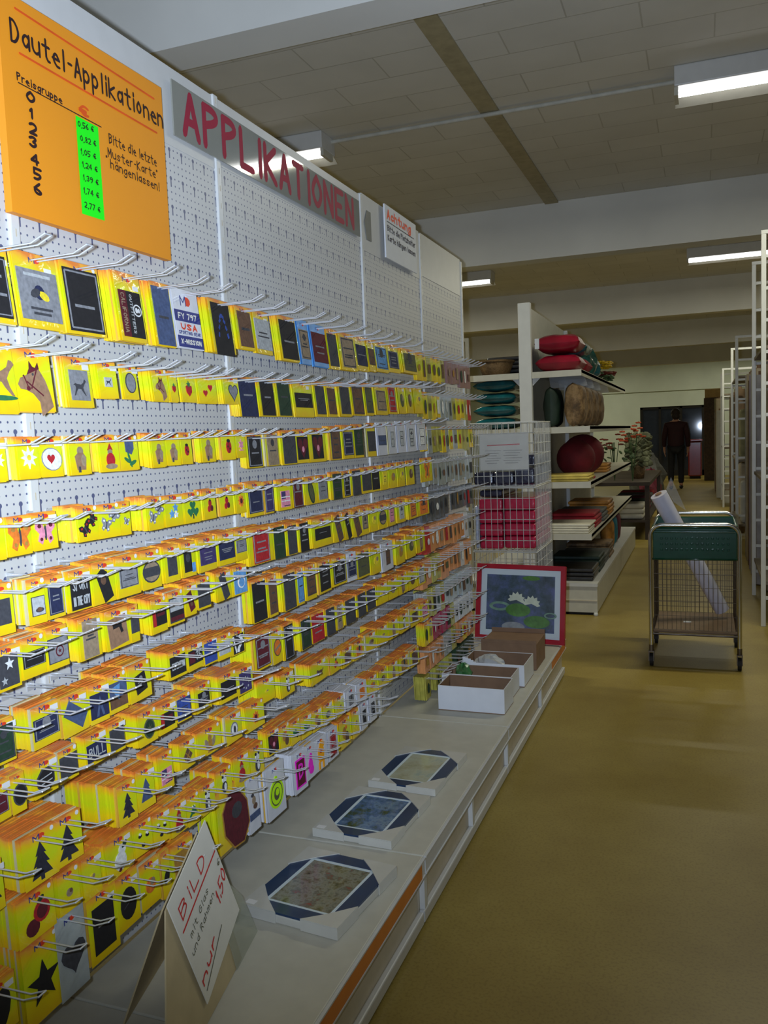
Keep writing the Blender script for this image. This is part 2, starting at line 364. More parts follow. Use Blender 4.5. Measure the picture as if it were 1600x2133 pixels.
# ------------------------------------------------------------------ the long pegboard gondola
HB = 2.16; SH = .1955; SD = .505
SEAM = [.55, 1.239, 1.968, 2.968, 3.666, 4.349]; HEAD = [1.978, 1.976, 1.99, 1.965, 1.985]
BAYN = ['nearest pegboard bay, cut by the left edge of the photo', 'pegboard bay behind the orange price poster', 'wide pegboard bay under the red lettered sign', 'pegboard bay under the white notice card', 'farthest pegboard bay, beside the wire baskets']
for i in range(5):
    y0, y1 = SEAM[i], SEAM[i+1]
    t = thing('shelving_bay', 'white '+BAYN[i], 'shelving', (0, (y0+y1)/2, 0), 'pegboard bays of the long wall')
    part('pegboard_panel', t, lambda b: b.box(-.03, 0, y0+.0245, y1-.0005, SH, HEAD[i], M_peg))
    part('header_panel', t, lambda b: b.box(-.03, .002, y0+.0245, y1-.0005, HEAD[i], HB+(.0 if i < 3 else .012), M_white))
    def post(b, y):
        b.rbox(-.05, .007, y, y+.024, 0, HB+.004, M_post, .003)
        for k in range(44): b.box(.0072, .0076, y+.0105, y+.0135, .25+k*.044, .264+k*.044, M_beige)
    part('upright', t, lambda b: post(b, y0))
    if i == 4: part('upright', t, lambda b: post(b, y1+.0005))
    part('base_shelf', t, lambda b: b.rbox(.008, SD, y0+.0015, y1-.0015, SH-.018, SH, M_white2, .003))
    part('front_rail', t, lambda b: (b.box(SD-.012, SD+.004, y0+.004, y1-.004, SH-.05, SH-.002, M_white), b.box(SD+.004, SD+.007, y0+.004, y1-.004, SH-.006, SH-.002, M_white), b.box(SD+.004, SD+.007, y0+.004, y1-.004, SH-.05, SH-.046, M_white)))
    if i in (1, 4): part('price_strip', t, lambda b: b.box(SD+.0042, SD+.006, y0+.02 if i == 1 else y0+.25, y1-.03, SH-.045, SH-.007, M_orange_rail), 'orange price strip')
    part('plinth', t, lambda b: b.box(SD-.026, SD-.0185, y0+.002, y1-.002, .012, SH-.05, M_beige))
    part('kick_rail', t, lambda b: b.rbox(SD-.018, SD-.002, y0+.002, y1-.002, .012, .045, M_white, .004))
    for yb in ((y0+.012,) if i not in (2,) else (y0+.012, (y0+y1)/2)):
        part('bracket', t, lambda b: b.box(SD-.018, SD-.004, yb, yb+.022, .04, SH-.05, M_post))
    part('foot', t, lambda b: b.box(SD-.06, SD-.015, y0+.01, y1-.01, 0, .013, M_dark))

# signs on the board
def poster():
    X = .028; t = thing('price_poster', 'large orange price poster with black handwriting hung high on the pegboard', 'poster', (X, 1.475, 1.7))
    Y0, Y1, Z0, Z1 = 1.224, 1.708, 1.694, 2.08
    part('board', t, lambda b: b.box(.012, X, Y0, Y1, Z0, Z1, M_poster))
    gs = [hit(*p, 0, X+.001) for p in ((157, 240), (204, 265), (218, 460), (171, 445))]
    part('price_strip', t, lambda b: b.face([(X+.0012, p.y, p.z) for p in gs][::-1], M_green_paper), 'fluorescent green paper strip with printed prices')
    def heading(b):
        write_px(b, M_ink, 'Dautel-Applikationen', (24, 84), (339, 266), (24, 40), .0054, X+.001)
        write_px(b, M_ink, 'Preisgruppe', (36, 166), (129, 216), (36, 151), .0028, X+.001)
        a = hit(37, 172, 0, X); c = hit(210, 265, 0, X); stroke(b, M_ink, [(a.y, a.z), (c.y, c.z)], .0022, on_x(X+.001))
        for ch, x0, x1, y0, y1 in (('0', 57, 72, 213, 190), ('1', 60, 67, 243, 222), ('2', 63, 76, 279, 255), ('3', 63, 77, 307, 283), ('4', 66, 80, 342, 320), ('5', 72, 86, 374, 350), ('6', 73, 87, 405, 380)):
            write_px(b, M_ink, ch, (x0, y0-3), (x1, y0+3), (x0, y1), .0055, X+.001)
        write_px(b, M_ink, 'Bitte die letzte', (228, 298), (326, 346), (228, 279), .0026, X+.001)
        write_px(b, M_ink, '„Muster-Karte“', (221, 324), (328, 372), (221, 306), .0026, X+.001)
        write_px(b, M_ink, 'hängenlassen!', (231, 350), (332, 398), (231, 332), .0026, X+.001)
    part('lettering', t, heading)
    def lines(b):
        for p, q in (((30, 17), (320, 206)), ((40, 111), (326, 277))):
            a = hit(*p, 0, X); c = hit(*q, 0, X); stroke(b, M_redline, [(a.y, a.z), (c.y, c.z)], .0042, on_x(X+.001))
        write_px(b, M_redline, '€', (166, 236), (184, 246), (166, 216), .005, X+.001)
    part('ruled_lines', t, lines, 'orange red ruled lines and euro sign')
    def prices(b):
        for s, (x, y) in zip(('0,56 €', '0,82 €', '1,05 €', '1,24 €', '1,39 €', '1,74 €', '2,77 €'), ((163, 263), (168, 293), (168, 320), (171, 347), (173, 374), (174, 401), (177, 431))):
            write_px(b, M_ink2, s, (x, y), (x+32, y+12), (x, y-11), .0021, X+.002)
    part('printed_prices', t, prices)
poster()
def header_sign():
    X = .0125; t = thing('header_sign', 'long glossy grey sign with crimson capitals along the top of the pegboard', 'sign', (X, 2.34, 1.99))
    part('panel', t, lambda b: b.box(.0085, X, 1.775, 2.94, 2.0, 2.128, M_sign))
    def txt(b):
        a = hit(380, 290, 0, X); e = hit(738, 478, 0, X)
        write(b, M_signtext, 'APPLIKATIONEN', a.y+.012, 2.018, e.y-.008, 2.02, .094, .0195, on_x(X+.0006))
    part('lettering', t, txt)
header_sign()
single('arrow_marker', lambda b: b.prism([(3.075, 2.01), (3.075, 2.118), (3.035, 2.118), (3.008, 2.07), (3.026, 2.01)], .0025, .005, mat('grey_plate', (118, 118, 112), .4), Matrix(((0, 0, 1, 0), (1, 0, 0, 0), (0, 1, 0, 0), (0, 0, 0, 1)))), 'small grey arrow plate on the white header right of the lettered sign', 'arrow')
def notice():
    X = .02; t = thing('notice_card', 'white notice card with orange heading clipped over the pegboard top edge', 'notice', (X, 3.38, 1.97))
    part('card', t, lambda b: b.box(.014, X, 3.19, 3.575, 1.972, 2.178, M_boxwhite))
    def txt(b):
        m = mat('fluorescent_orange_ink', (255, 96, 50), .6)
        write(b, m, 'Achtung', 3.215, 2.128, 3.5, 2.128, .032, .009, on_x(X+.001)); stroke(b, M_ink, [(3.21, 2.115), (3.54, 2.113)], .003, on_x(X+.001))
        write(b, M_ink, 'Bitte die Platzhalter', 3.215, 2.08, 3.555, 2.078, .021, .004, on_x(X+.001))
        write(b, M_ink, 'Karte hängen lassen', 3.215, 2.043, 3.555, 2.041, .021, .004, on_x(X+.001))
    part('lettering', t, txt)
notice()
# ------------------------------------------------------------------ cards on hooks
CC = dict(bk=((28, 26, 28), 'black'), nv=((34, 40, 72), 'navy'), gy=((132, 132, 134), 'grey'), dg=((62, 62, 66), 'dark grey'), br=((104, 74, 54), 'brown'), rd=((176, 30, 36), 'red'),
 mr=((92, 22, 34), 'maroon'), gn=((34, 58, 38), 'dark green'), ol=((88, 90, 58), 'olive'), bl=((48, 74, 150), 'blue'), lb=((96, 150, 200), 'light blue'), tn=((150, 130, 104), 'tan'), pu=((62, 52, 98), 'purple'),
 wh=((226, 226, 222), 'white'), pk=((224, 140, 160), 'pink'), og=((226, 120, 36), 'orange'), gd=((176, 130, 50), 'golden'), yl=((236, 210, 40), 'yellow'), gb=((70, 84, 116), 'grey-blue'), lg=((176, 178, 176), 'pale grey'), bg=((40, 110, 66), 'green'))
def pm(k): return mat('patch_'+CC[k][1].replace(' ', '_').replace('-', '_'), CC[k][0], .75, var=.22, scale=120)
M_neon = {'ng': mat('fluorescent_lime', (200, 255, 0), .5, var=.02), 'nm': mat('fluorescent_magenta', (255, 30, 210), .5, var=.02), 'no': mat('fluorescent_orange', (255, 170, 0), .5, var=.02)}
def ell(cx, cy, rx, ry, n=14, rot=0):
    c, s = math.cos(rot), math.sin(rot); o = []
    for i in range(n):
        a = 2*math.pi*i/n; x, y = rx*math.cos(a), ry*math.sin(a); o.append((cx+x*c-y*s, cy+x*s+y*c))
    return o
def rct(cx, cy, w, h, rot=0):
    c, s = math.cos(rot), math.sin(rot); return [(cx+x*c-y*s, cy+x*s+y*c) for x, y in ((-w/2, -h/2), (w/2, -h/2), (w/2, h/2), (-w/2, h/2))]
def heart(cx, cy, r):
    return [(cx+r*.0625*16*math.sin(a)**3, cy+r*.0625*(13*math.cos(a)-5*math.cos(2*a)-2*math.cos(3*a)-math.cos(4*a))) for a in [2*math.pi*i/20 for i in range(20)]][::-1]
def starp(cx, cy, r, n=5, k=.42): return [(cx+(r if i % 2 == 0 else r*k)*math.sin(math.pi*i/n), cy+(r if i % 2 == 0 else r*k)*math.cos(math.pi*i/n)) for i in range(2*n)][::-1]
def sh(pts, cx, cy, s, rot=0):
    c, q = math.cos(rot), math.sin(rot); return [(cx+s*(x*c-y*q), cy+s*(x*q+y*c)) for x, y in pts]
def fly(cx, cy, s, c1, c2, rot=0):
    W = [(.02, .05), (.15, .42), (.48, .5), (.52, .2), (.3, -.02), (.4, -.3), (.2, -.44), (.02, -.08)]
    return [(sh(W, cx, cy, s, rot), c1), (sh([(-x, y) for x, y in W][::-1], cx, cy, s, rot), c1), (sh(ell(.3, .28, .1, .08), cx, cy, s, rot), c2), (sh(ell(-.3, .28, .1, .08), cx, cy, s, rot), c2),
            (sh(ell(.24, -.24, .07, .07), cx, cy, s, rot), c2), (sh(ell(-.24, -.24, .07, .07), cx, cy, s, rot), c2), (sh(ell(0, 0, .04, .3), cx, cy, s, rot), 'dg')]
HORSEHEAD = [(-.48, -.02), (-.4, .12), (-.2, .2), (-.12, .34), (-.1, .5), (-.02, .38), (.06, .36), (.14, .48), (.16, .32), (.3, .1), (.4, -.2), (.46, -.5), (.2, -.66), (.1, -.72), (.08, -.4), (-.08, -.22), (-.26, -.14), (-.42, -.12)]
HORSE = [(.5, .3), (.44, .38), (.36, .4), (.28, .24), (.1, .14), (-.2, .16), (-.34, .2), (-.5, .1), (-.36, .08), (-.32, -.05), (-.44, -.3), (-.5, -.42), (-.4, -.42), (-.3, -.24), (-.16, -.08), (.08, -.1), (.16, -.22), (.34, -.4), (.42, -.42), (.3, -.22), (.24, -.02), (.34, .14), (.42, .22)]
CARDH = {'key': None}
NAMED = {
 'horsehead': ('brown horse head', lambda: [(sh(HORSEHEAD, 0, 0, .95), 'br2'), (sh([(-.2, .2), (-.12, .34), (-.1, .5), (-.02, .38), (.06, .36), (.14, .48), (.16, .34), (0, .28)], 0, 0, .95), 'mr'), (rct(-.24, .04, .03, .3, .35), 'mr'), (rct(-.02, .1, .03, .46, -.45), 'mr'), (rct(-.02, -.1, .03, .5, .95), 'mr'), (ell(-.2, -.1, .05, .05), 'mr'), (ell(-.04, .2, .025, .03), 'dg')]),
 'gallop': ('galloping brown horse', lambda: [(sh(HORSE, 0, .1, 1.0), 'br2'), (ell(0, -.36, .5, .06), 'bg')]),
 'horsesquare': ('grey square and dark horse', lambda: [(rct(0, 0, .74, .78), 'gy'), (sh(HORSE, 0, -.05, .52), 'dg')]),
 'smallhorse': ('small pale horse square', lambda: [(rct(0, 0, .42, .36), 'lg'), (sh(HORSE, 0, 0, .3), 'dg')]),
 'greyoval': ('upright grey oval', lambda: [(ell(0, .05, .36, .44), 'dg'), (ell(0, .05, .31, .39), 'gy')]),
 'strawberry': ('red strawberry', lambda: [(sh([(0, -.3), (.2, -.12), (.22, .12), (0, .2), (-.22, .12), (-.2, -.12)], 0, 0, 1), 'rd'), (starp(0, .2, .16), 'bg')]),
 'hearts': ('two small red hearts', lambda: [(heart(-.2, -.12, .16), 'rd'), (heart(.2, .12, .16), 'rd')]),
 'greyheart': ('big grey heart', lambda: [(heart(.12, 0, .42), 'dg'), (heart(.12, .0, .37), 'gy')]),
 'edelweiss': ('white edelweiss flower', lambda: [(starp(0, .1, .4, 8, .5), 'wh'), (ell(0, .1, .1, .1), 'yl')]),
 'ovalheart': ('white oval with red heart', lambda: [(ell(0, 0, .46, .38, 16, -.2), 'gy'), (ell(0, 0, .43, .35, 16, -.2), 'wh'), (heart(-.04, .02, .18), 'rd')]),
 'figure': ('small brown figure', lambda: [(ell(0, .22, .15, .15), 'tn'), (sh([(-.2, -.42), (.2, -.42), (.26, 0), (.12, .16), (-.12, .16), (-.28, .04)], 0, 0, 1), 'br2'), (ell(.12, -.1, .12, .2), 'tn'), (rct(-.1, -.4, .1, .2), 'dg')]),
 'redcap': ('small figure in red', lambda: [(sh([(0, .45), (.14, .2), (-.14, .2)], 0, 0, 1), 'rd'), (ell(0, .12, .12, .12), 'tn'), (ell(0, -.15, .22, .26), 'rd'), (ell(.02, -.38, .3, .1), 'tn')]),
 'bellflower': ('blue-grey bell flower', lambda: [(sh([(-.2, .1), (-.22, .45), (-.06, .56), (.24, .5), (.24, .2), (.1, 0)], 0, .0, 1), 'gb'), (ell(-.02, -.18, .05, .3, 10, .3), 'bg'), (ell(.14, -.3, .2, .07, 10, .4), 'bg'), (ell(-.16, -.2, .18, .06, 10, -.6), 'bg')]),
 'bug': ('red ladybird', lambda: [(ell(0, 0, .2, .28), 'rd'), (ell(0, .26, .12, .08), 'bk'), (ell(-.08, .02, .04, .05), 'bk'), (ell(.08, -.08, .04, .05), 'bk'), (rct(0, 0, .02, .5), 'bk')]),
 'tworeds': ('small red ladybirds', lambda: [(ell(0, .12, .12, .16), 'rd'), (ell(-.1, -.12, .11, .13), 'rd'), (ell(.12, -.1, .11, .13), 'mr'), (ell(0, .24, .06, .05), 'bk')]),
 'pinkflower': ('pale pink flower', lambda: [(starp(0, .05, .3, 6, .5), 'pk'), (rct(0, -.24, .4, .06), 'pk')]),
 'butterflyO': ('large orange butterfly', lambda: fly(0, .02, .95, 'og', 'gd')),
 'butterflyP': ('large pink butterfly', lambda: fly(0, .02, .85, 'pk', 'mr')),
 'butterflies': ('two dark red butterflies', lambda: fly(-.18, -.14, .52, 'bk', 'rd', .5)+fly(.2, .2, .52, 'bk', 'rd', .9)),
 'butterfliesW': ('two grey-white butterflies', lambda: fly(-.2, -.08, .5, 'gy', 'wh', -.3)+fly(.22, .24, .5, 'gy', 'wh', -.9)),
 'butterflyW': ('one pale butterfly', lambda: fly(.05, -.1, .55, 'gy', 'wh', -.3)),
 'blueflowers': ('pale blue blossoms', lambda: [(starp(.1, .18, .2, 5, .5), 'lb'), (starp(-.16, -.06, .2, 5, .5), 'lb'), (starp(.12, -.1, .16, 5, .5), 'wh')]),
 'clover': ('green clover leaf', lambda: [(heart(0, .16, .2), 'bg'), (heart(-.18, -.12, .2), 'bg'), (heart(.18, -.12, .2), 'bg'), (rct(.0, -.3, .05, .2), 'gn')]),
 'tree': ('dark fir tree', lambda: [(sh([(0, .5), (.18, .16), (.1, .18), (.28, -.12), (.16, -.1), (.36, -.42), (.06, -.4), (.06, -.52), (-.06, -.52), (-.06, -.4), (-.36, -.42), (-.16, -.1), (-.28, -.12), (-.1, .18), (-.18, .16)][::-1], 0, 0, .9), 'dt')]),
 'treeblue': ('blue fir tree', lambda: [(sh([(0, .5), (.22, .1), (.14, .1), (.36, -.42), (-.36, -.42), (-.14, .1), (-.22, .1)][::-1], 0, 0, .9), 'gb')]),
 'star': ('dark star', lambda: [(starp(0, 0, .44), 'bk')]),
 'greystar': ('dark grey tag with white star', lambda: [(rct(0, 0, .8, .96), 'dg'), (starp(.05, .2, .2), 'wh'), (starp(-.2, -.28, .14), 'lg')]),
 'cherries': ('dark red cherries', lambda: [(ell(-.18, -.2, .24, .22), 'mr'), (ell(.18, .1, .3, .28), 'rd'), (ell(.18, .1, .2, .2), 'mr'), (ell(.16, .42, .14, .06, 10, .5), 'gn')]),
 'diamond': ('brown lattice diamond', lambda: [(rct(0, 0, .5, .5, .785), 'br'), (rct(0, 0, .05, .5, .785), 'gd'), (rct(0, 0, .5, .05, .785), 'gd')]),
 'goldfigure': ('golden angel figure', lambda: [(ell(0, .25, .14, .16), 'gd'), (sh([(-.22, -.44), (.22, -.44), (.12, .12), (-.12, .12)], 0, 0, 1), 'gd'), (ell(-.28, 0, .12, .24, 10, .4), 'tn'), (ell(.28, 0, .12, .24, 10, -.4), 'tn')]),
 'snowman': ('white snowman', lambda: [(ell(0, -.12, .3, .3), 'wh'), (ell(.12, .22, .18, .17), 'wh'), (ell(.24, .34, .16, .08, 10, .4), 'gn'), (ell(-.06, -.38, .08, .06), 'mr')]),
 'frog': ('green frog', lambda: [(ell(0, 0, .22, .16), 'bg'), (ell(.02, .2, .14, .1), 'bg'), (ell(-.24, -.14, .14, .06, 10, .6), 'bg'), (ell(.24, -.14, .14, .06, 10, -.6), 'bg'), (ell(-.06, .26, .04, .05), 'wh'), (ell(.1, .26, .04, .05), 'wh')]),
 'bees': ('tiny dark bees', lambda: [(ell(-.2, .2, .1, .07, 10, .3), 'bk'), (ell(.2, .1, .1, .07, 10, -.3), 'bk'), (ell(-.05, -.2, .1, .07), 'bk'), (ell(-.2, .27, .06, .05), 'wh'), (ell(.2, .18, .06, .05), 'wh')]),
 'bwfigure': ('black and white figure', lambda: [(ell(0, .2, .16, .16), 'wh'), (ell(0, -.14, .2, .26), 'dg'), (ell(.04, -.14, .1, .18), 'wh'), (ell(-.12, .34, .06, .06), 'bk'), (ell(.12, .34, .06, .06), 'bk')]),
 'dachshund': ('brown dachshund', lambda: [(ell(0, 0, .34, .1), 'br'), (ell(-.36, .08, .12, .1), 'br'), (ell(-.28, .02, .05, .12), 'dg'), (rct(-.2, -.14, .06, .12), 'br'), (rct(.24, -.14, .06, .12), 'br'), (rct(.38, .08, .16, .03, .5), 'br')]),
 'ring': ('grey round badge', lambda: [(ell(0, 0, .3, .3, 20), 'gy'), (ell(0, 0, .24, .24, 20), 'wh'), (ell(.02, -.02, .1, .16), 'dg')]),
 'sunflower': ('orange flower', lambda: [(starp(0, 0, .32, 9, .6), 'og'), (ell(0, 0, .13, .13), 'mr')]),
 'bluearc': ('black square and blue arch', lambda: [(rct(0, 0, .82, .94), 'bk')]+[(rct(-.2+.4*i/8, -.1+.36*math.sin(math.pi*i/8), .09, .05, (1.2-2.4*i/8)), 'bl') for i in range(9)]),
 'california': ('red and black lettered label', lambda: [(rct(-.26, 0, .3, .96), 'mr'), (rct(.15, 0, .56, .96), 'bk'), (ell(.24, .1, .17, .13, 16), 'wh'), (ell(.24, .1, .13, .1, 16), 'bk'), (ell(.2, .1, .05, .06), 'wh'), (ell(.29, .1, .04, .05), 'wh')]),
 'fly': ('large grey square with insect', lambda: [(rct(0, 0, .92, .82), 'gy'), (ell(0, .05, .12, .12), 'nv'), (ell(.1, .0, .12, .07, 10, -.4), 'yl'), (ell(-.1, .03, .12, .07, 10, .4), 'dg'), (rct(0, -.22, .5, .04), 'dg'), (rct(0, -.3, .4, .04), 'dg'), (rct(0, .32, .6, .05), 'lg')]),
 'redpair': ('maroon emblem on black', lambda: [(rct(0, 0, .9, .9), 'bk'), (ell(-.22, .18, .2, .2), 'mr'), (ell(.22, .18, .2, .2), 'mr'), (sh([(-.34, .1), (0, -.42), (.34, .1)], 0, 0, 1), 'mr'), (ell(0, -.05, .1, .12), 'pk')]),
 'flag': ('small pink flag square', lambda: [(rct(0, -.1, .74, .66), 'pk'), (rct(-.16, .06, .34, .3), 'pu'), (rct(.1, -.38, .5, .04), 'dg'), (rct(0, -.02, .7, .04), 'wh'), (rct(0, -.18, .7, .04), 'wh')]),
 'dgoval': ('tilted dark green oval', lambda: [(ell(0, 0, .28, .55, 16, .35), 'gn'), (ell(0, 0, .2, .46, 16, .35), 'ol')]),
 'car': ('white square with dark car', lambda: [(rct(.05, -.1, .74, .84), 'dg'), (rct(.05, -.1, .68, .78), 'lg'), (ell(.1, -.28, .24, .1), 'dg'), (ell(.08, -.25, .14, .1), 'br')]),
 'tag': ('brown-black slanted tag', lambda: [(sh([(-.22, -.5), (.22, -.5), (.26, .3), (.1, .5), (-.22, .42)], 0, 0, 1, .35), 'bk'), (sh(ell(0, .15, .12, .14), 0, 0, 1, .35), 'br')]),
 'darkoval': ('lying dark oval badge', lambda: [(ell(0, 0, .46, .36, 18), 'dg'), (ell(0, 0, .41, .31, 18), 'tn'), (rct(0, 0, .82, .3), 'dg')]),
 'tricolor': ('white black red label', lambda: [(rct(0, 0, .94, .92), 'dg'), (rct(0, .18, .88, .46), 'lg'), (rct(0, -.14, .88, .2), 'bk'), (rct(0, -.32, .88, .16), 'mr')]),
 'redtag': ('slanted maroon tag', lambda: [(rct(0, 0, .46, .98, .35), 'mr'), (rct(0, 0, .2, .5, .35), 'br')]),
 'bluewave': ('bright blue wave patch', lambda: [(rct(0, 0, .96, .98), 'lb'), (ell(.05, 0, .3, .28), 'wh'), (ell(.08, -.03, .22, .2), 'lb')]),
 'slant': ('slanted grey-blue strip', lambda: [(rct(0, .05, .98, .5, -.62), 'gb')]),
 'ablue': ('navy patch with pale A', lambda: [(rct(0, 0, .94, .92), 'nv'), (sh([(-.2, -.4), (.04, .36), (.24, -.4), (.12, -.4), (.03, 0), (-.08, -.4)], 0, 0, 1), 'gb')]),
 'bluephoto': ('blue and brown photo patch', lambda: [(rct(0, 0, .96, .94), 'gb'), (rct(0, -.28, .96, .38), 'br'), (sh([(-.4, .3), (0, -.2), (.1, .4)], 0, 0, 1), 'lb')]),
 'bigS': ('black patch with white curve', lambda: [(rct(0, 0, .98, .98), 'bk'), (rct(-.36, 0, .12, .9, .25), 'wh')]+[(ell(.12+.2*math.sin(i*.55), .36-.08*i, .1, .08), 'wh') for i in range(10)]),
 'roundsquare': ('dark rounded badge with pale bars', lambda: [(ell(0, 0, .46, .44, 8, .39), 'dg'), (ell(0, 0, .4, .38, 8, .39), 'bk'), (rct(0, .1, .6, .04, .1), 'lg'), (rct(0, -.1, .6, .04, .1), 'lg')]),
 'halfoval': ('large black oval', lambda: [(ell(.1, 0, .5, .6, 18), 'dg'), (ell(.1, 0, .42, .52, 18), 'bk')]),
 'ganja': ('round mossy green badge', lambda: [(ell(.06, 0, .34, .38, 18), 'ol'), (ell(.06, 0, .28, .32, 18), 'gn'), (starp(.06, 0, .2, 7, .3), 'ol')]),
 'redblack': ('red and black label', lambda: [(rct(0, 0, .92, .62), 'bk'), (rct(-.36, 0, .2, .62), 'rd'), (rct(.08, .1, .5, .12), 'mr')]),
 'purplering': ('violet square with star ring', lambda: [(rct(0, 0, .96, .94), 'pu')]+[(starp(.26*math.cos(i*.785), -.05+.26*math.sin(i*.785), .06), 'lg') for i in range(8)]),
 'fruit': ('red berries', lambda: [(ell(-.12, -.1, .16, .16), 'rd'), (ell(.14, -.06, .16, .16), 'rd'), (ell(.0, .16, .14, .14), 'og'), (ell(.02, .3, .18, .06, 10, .4), 'bg')]),
 'orangeoval': ('orange oval badge', lambda: [(ell(0, 0, .38, .42, 18), 'br'), (ell(0, 0, .33, .37, 18), 'og'), (rct(0, 0, .62, .12, .3), 'tn')]),
 'purse': ('large dark red rounded patch', lambda: [(ell(.12, -.05, .52, .66, 8, .39), 'gd'), (ell(.12, -.05, .48, .62, 8, .39), 'mr'), (ell(.16, .1, .2, .16), 'dg')]),
 'olives': ('brown motif on white card', lambda: [(ell(0, .1, .16, .2), 'tn'), (ell(.1, -.2, .18, .14), 'br'), (ell(-.1, .35, .12, .08), 'dg'), (rct(0, -.62, .9, .3), 'gb')]),
 'neonring': ('glowing lime ring', lambda: [(ell(0, -.1, .4, .4, 22), 'ng'), (ell(0, -.1, .33, .33, 22), 'ol'), (ell(0, -.1, .29, .29, 22), 'ng'), (ell(0, -.1, .16, .18, 14), 'ol'), (ell(.03, -.06, .1, .1, 14), 'ng'), (ell(.0, .34, .08, .06), 'ng')]),
 'neonB': ('magenta lettered square', lambda: [(rct(.0, -.05, .74, 1.1), 'nm'), (rct(0, -.05, .6, .96), 'mr')]),
 'neonfigure': ('magenta leaf figure', lambda: [(ell(0, -.2, .24, .4), 'nm'), (ell(.05, .25, .14, .16), 'nm'), (ell(.1, -.4, .2, .2), 'nm')]),
 'neonorange': ('glowing orange animal', lambda: [(ell(0, 0, .26, .34), 'no'), (ell(.1, .34, .2, .16), 'no'), (rct(-.16, -.44, .12, .3), 'no'), (rct(.16, -.44, .12, .3), 'no'), (ell(0, .1, .1, .08), 'rd')]),
 'redlong': ('long red patch', lambda: [(ell(0, 0, .3, .62, 12), 'rd'), (ell(.04, .1, .16, .3), 'og')]),
 'gonk': ('golden brown figures', lambda: [(ell(-.1, .1, .2, .26), 'gd'), (ell(.16, -.16, .2, .26), 'br'), (ell(.1, .3, .1, .08), 'og')]),
 'leafpair': ('green leaves', lambda: [(heart(-.1, .05, .2), 'bg'), (heart(.16, -.1, .18), 'gn')]),
 'darkheart': ('large dark heart', lambda: [(heart(.02, -.1, .46), 'dg')]),
 'blackleaf': ('black leaf', lambda: [(ell(.0, 0, .3, .5, 14, -.4), 'bk')]),
 'bigoval': ('black oval', lambda: [(ell(0, 0, .36, .46, 18), 'bk'), (rct(0, .02, .5, .03, .4), 'dg')]),
 'emblem': ('dark crest label', lambda: [(rct(-.1, 0, .56, .9), 'bk'), (ell(-.1, .14, .16, .18), 'dg'), (rct(.32, -.3, .24, .4), 'lb')]),
 'trad': ('grey badge label with ring', lambda: [(rct(0, 0, .96, .84), 'dg'), (rct(0, 0, .9, .78), 'gy'), (ell(.05, -.05, .2, .2, 16), 'mr'), (ell(.05, -.05, .15, .15, 16), 'gy'), (starp(.05, -.05, .09), 'mr')]),
 'gun': ('brown square with dark mark', lambda: [(rct(0, 0, .92, .92, .1), 'br2'), (rct(-.02, .18, .44, .12, .1), 'bk'), (rct(.16, .05, .12, .24, .4), 'bk')]),
}
MATX = {'br2': mat('patch_horse_brown', (146, 112, 84), .75, var=.2, scale=120), 'dt': mat('patch_fir', (40, 40, 50), .8, var=.25, scale=200)}
def pmx(k): return M_neon.get(k) or MATX.get(k) or pm(k)
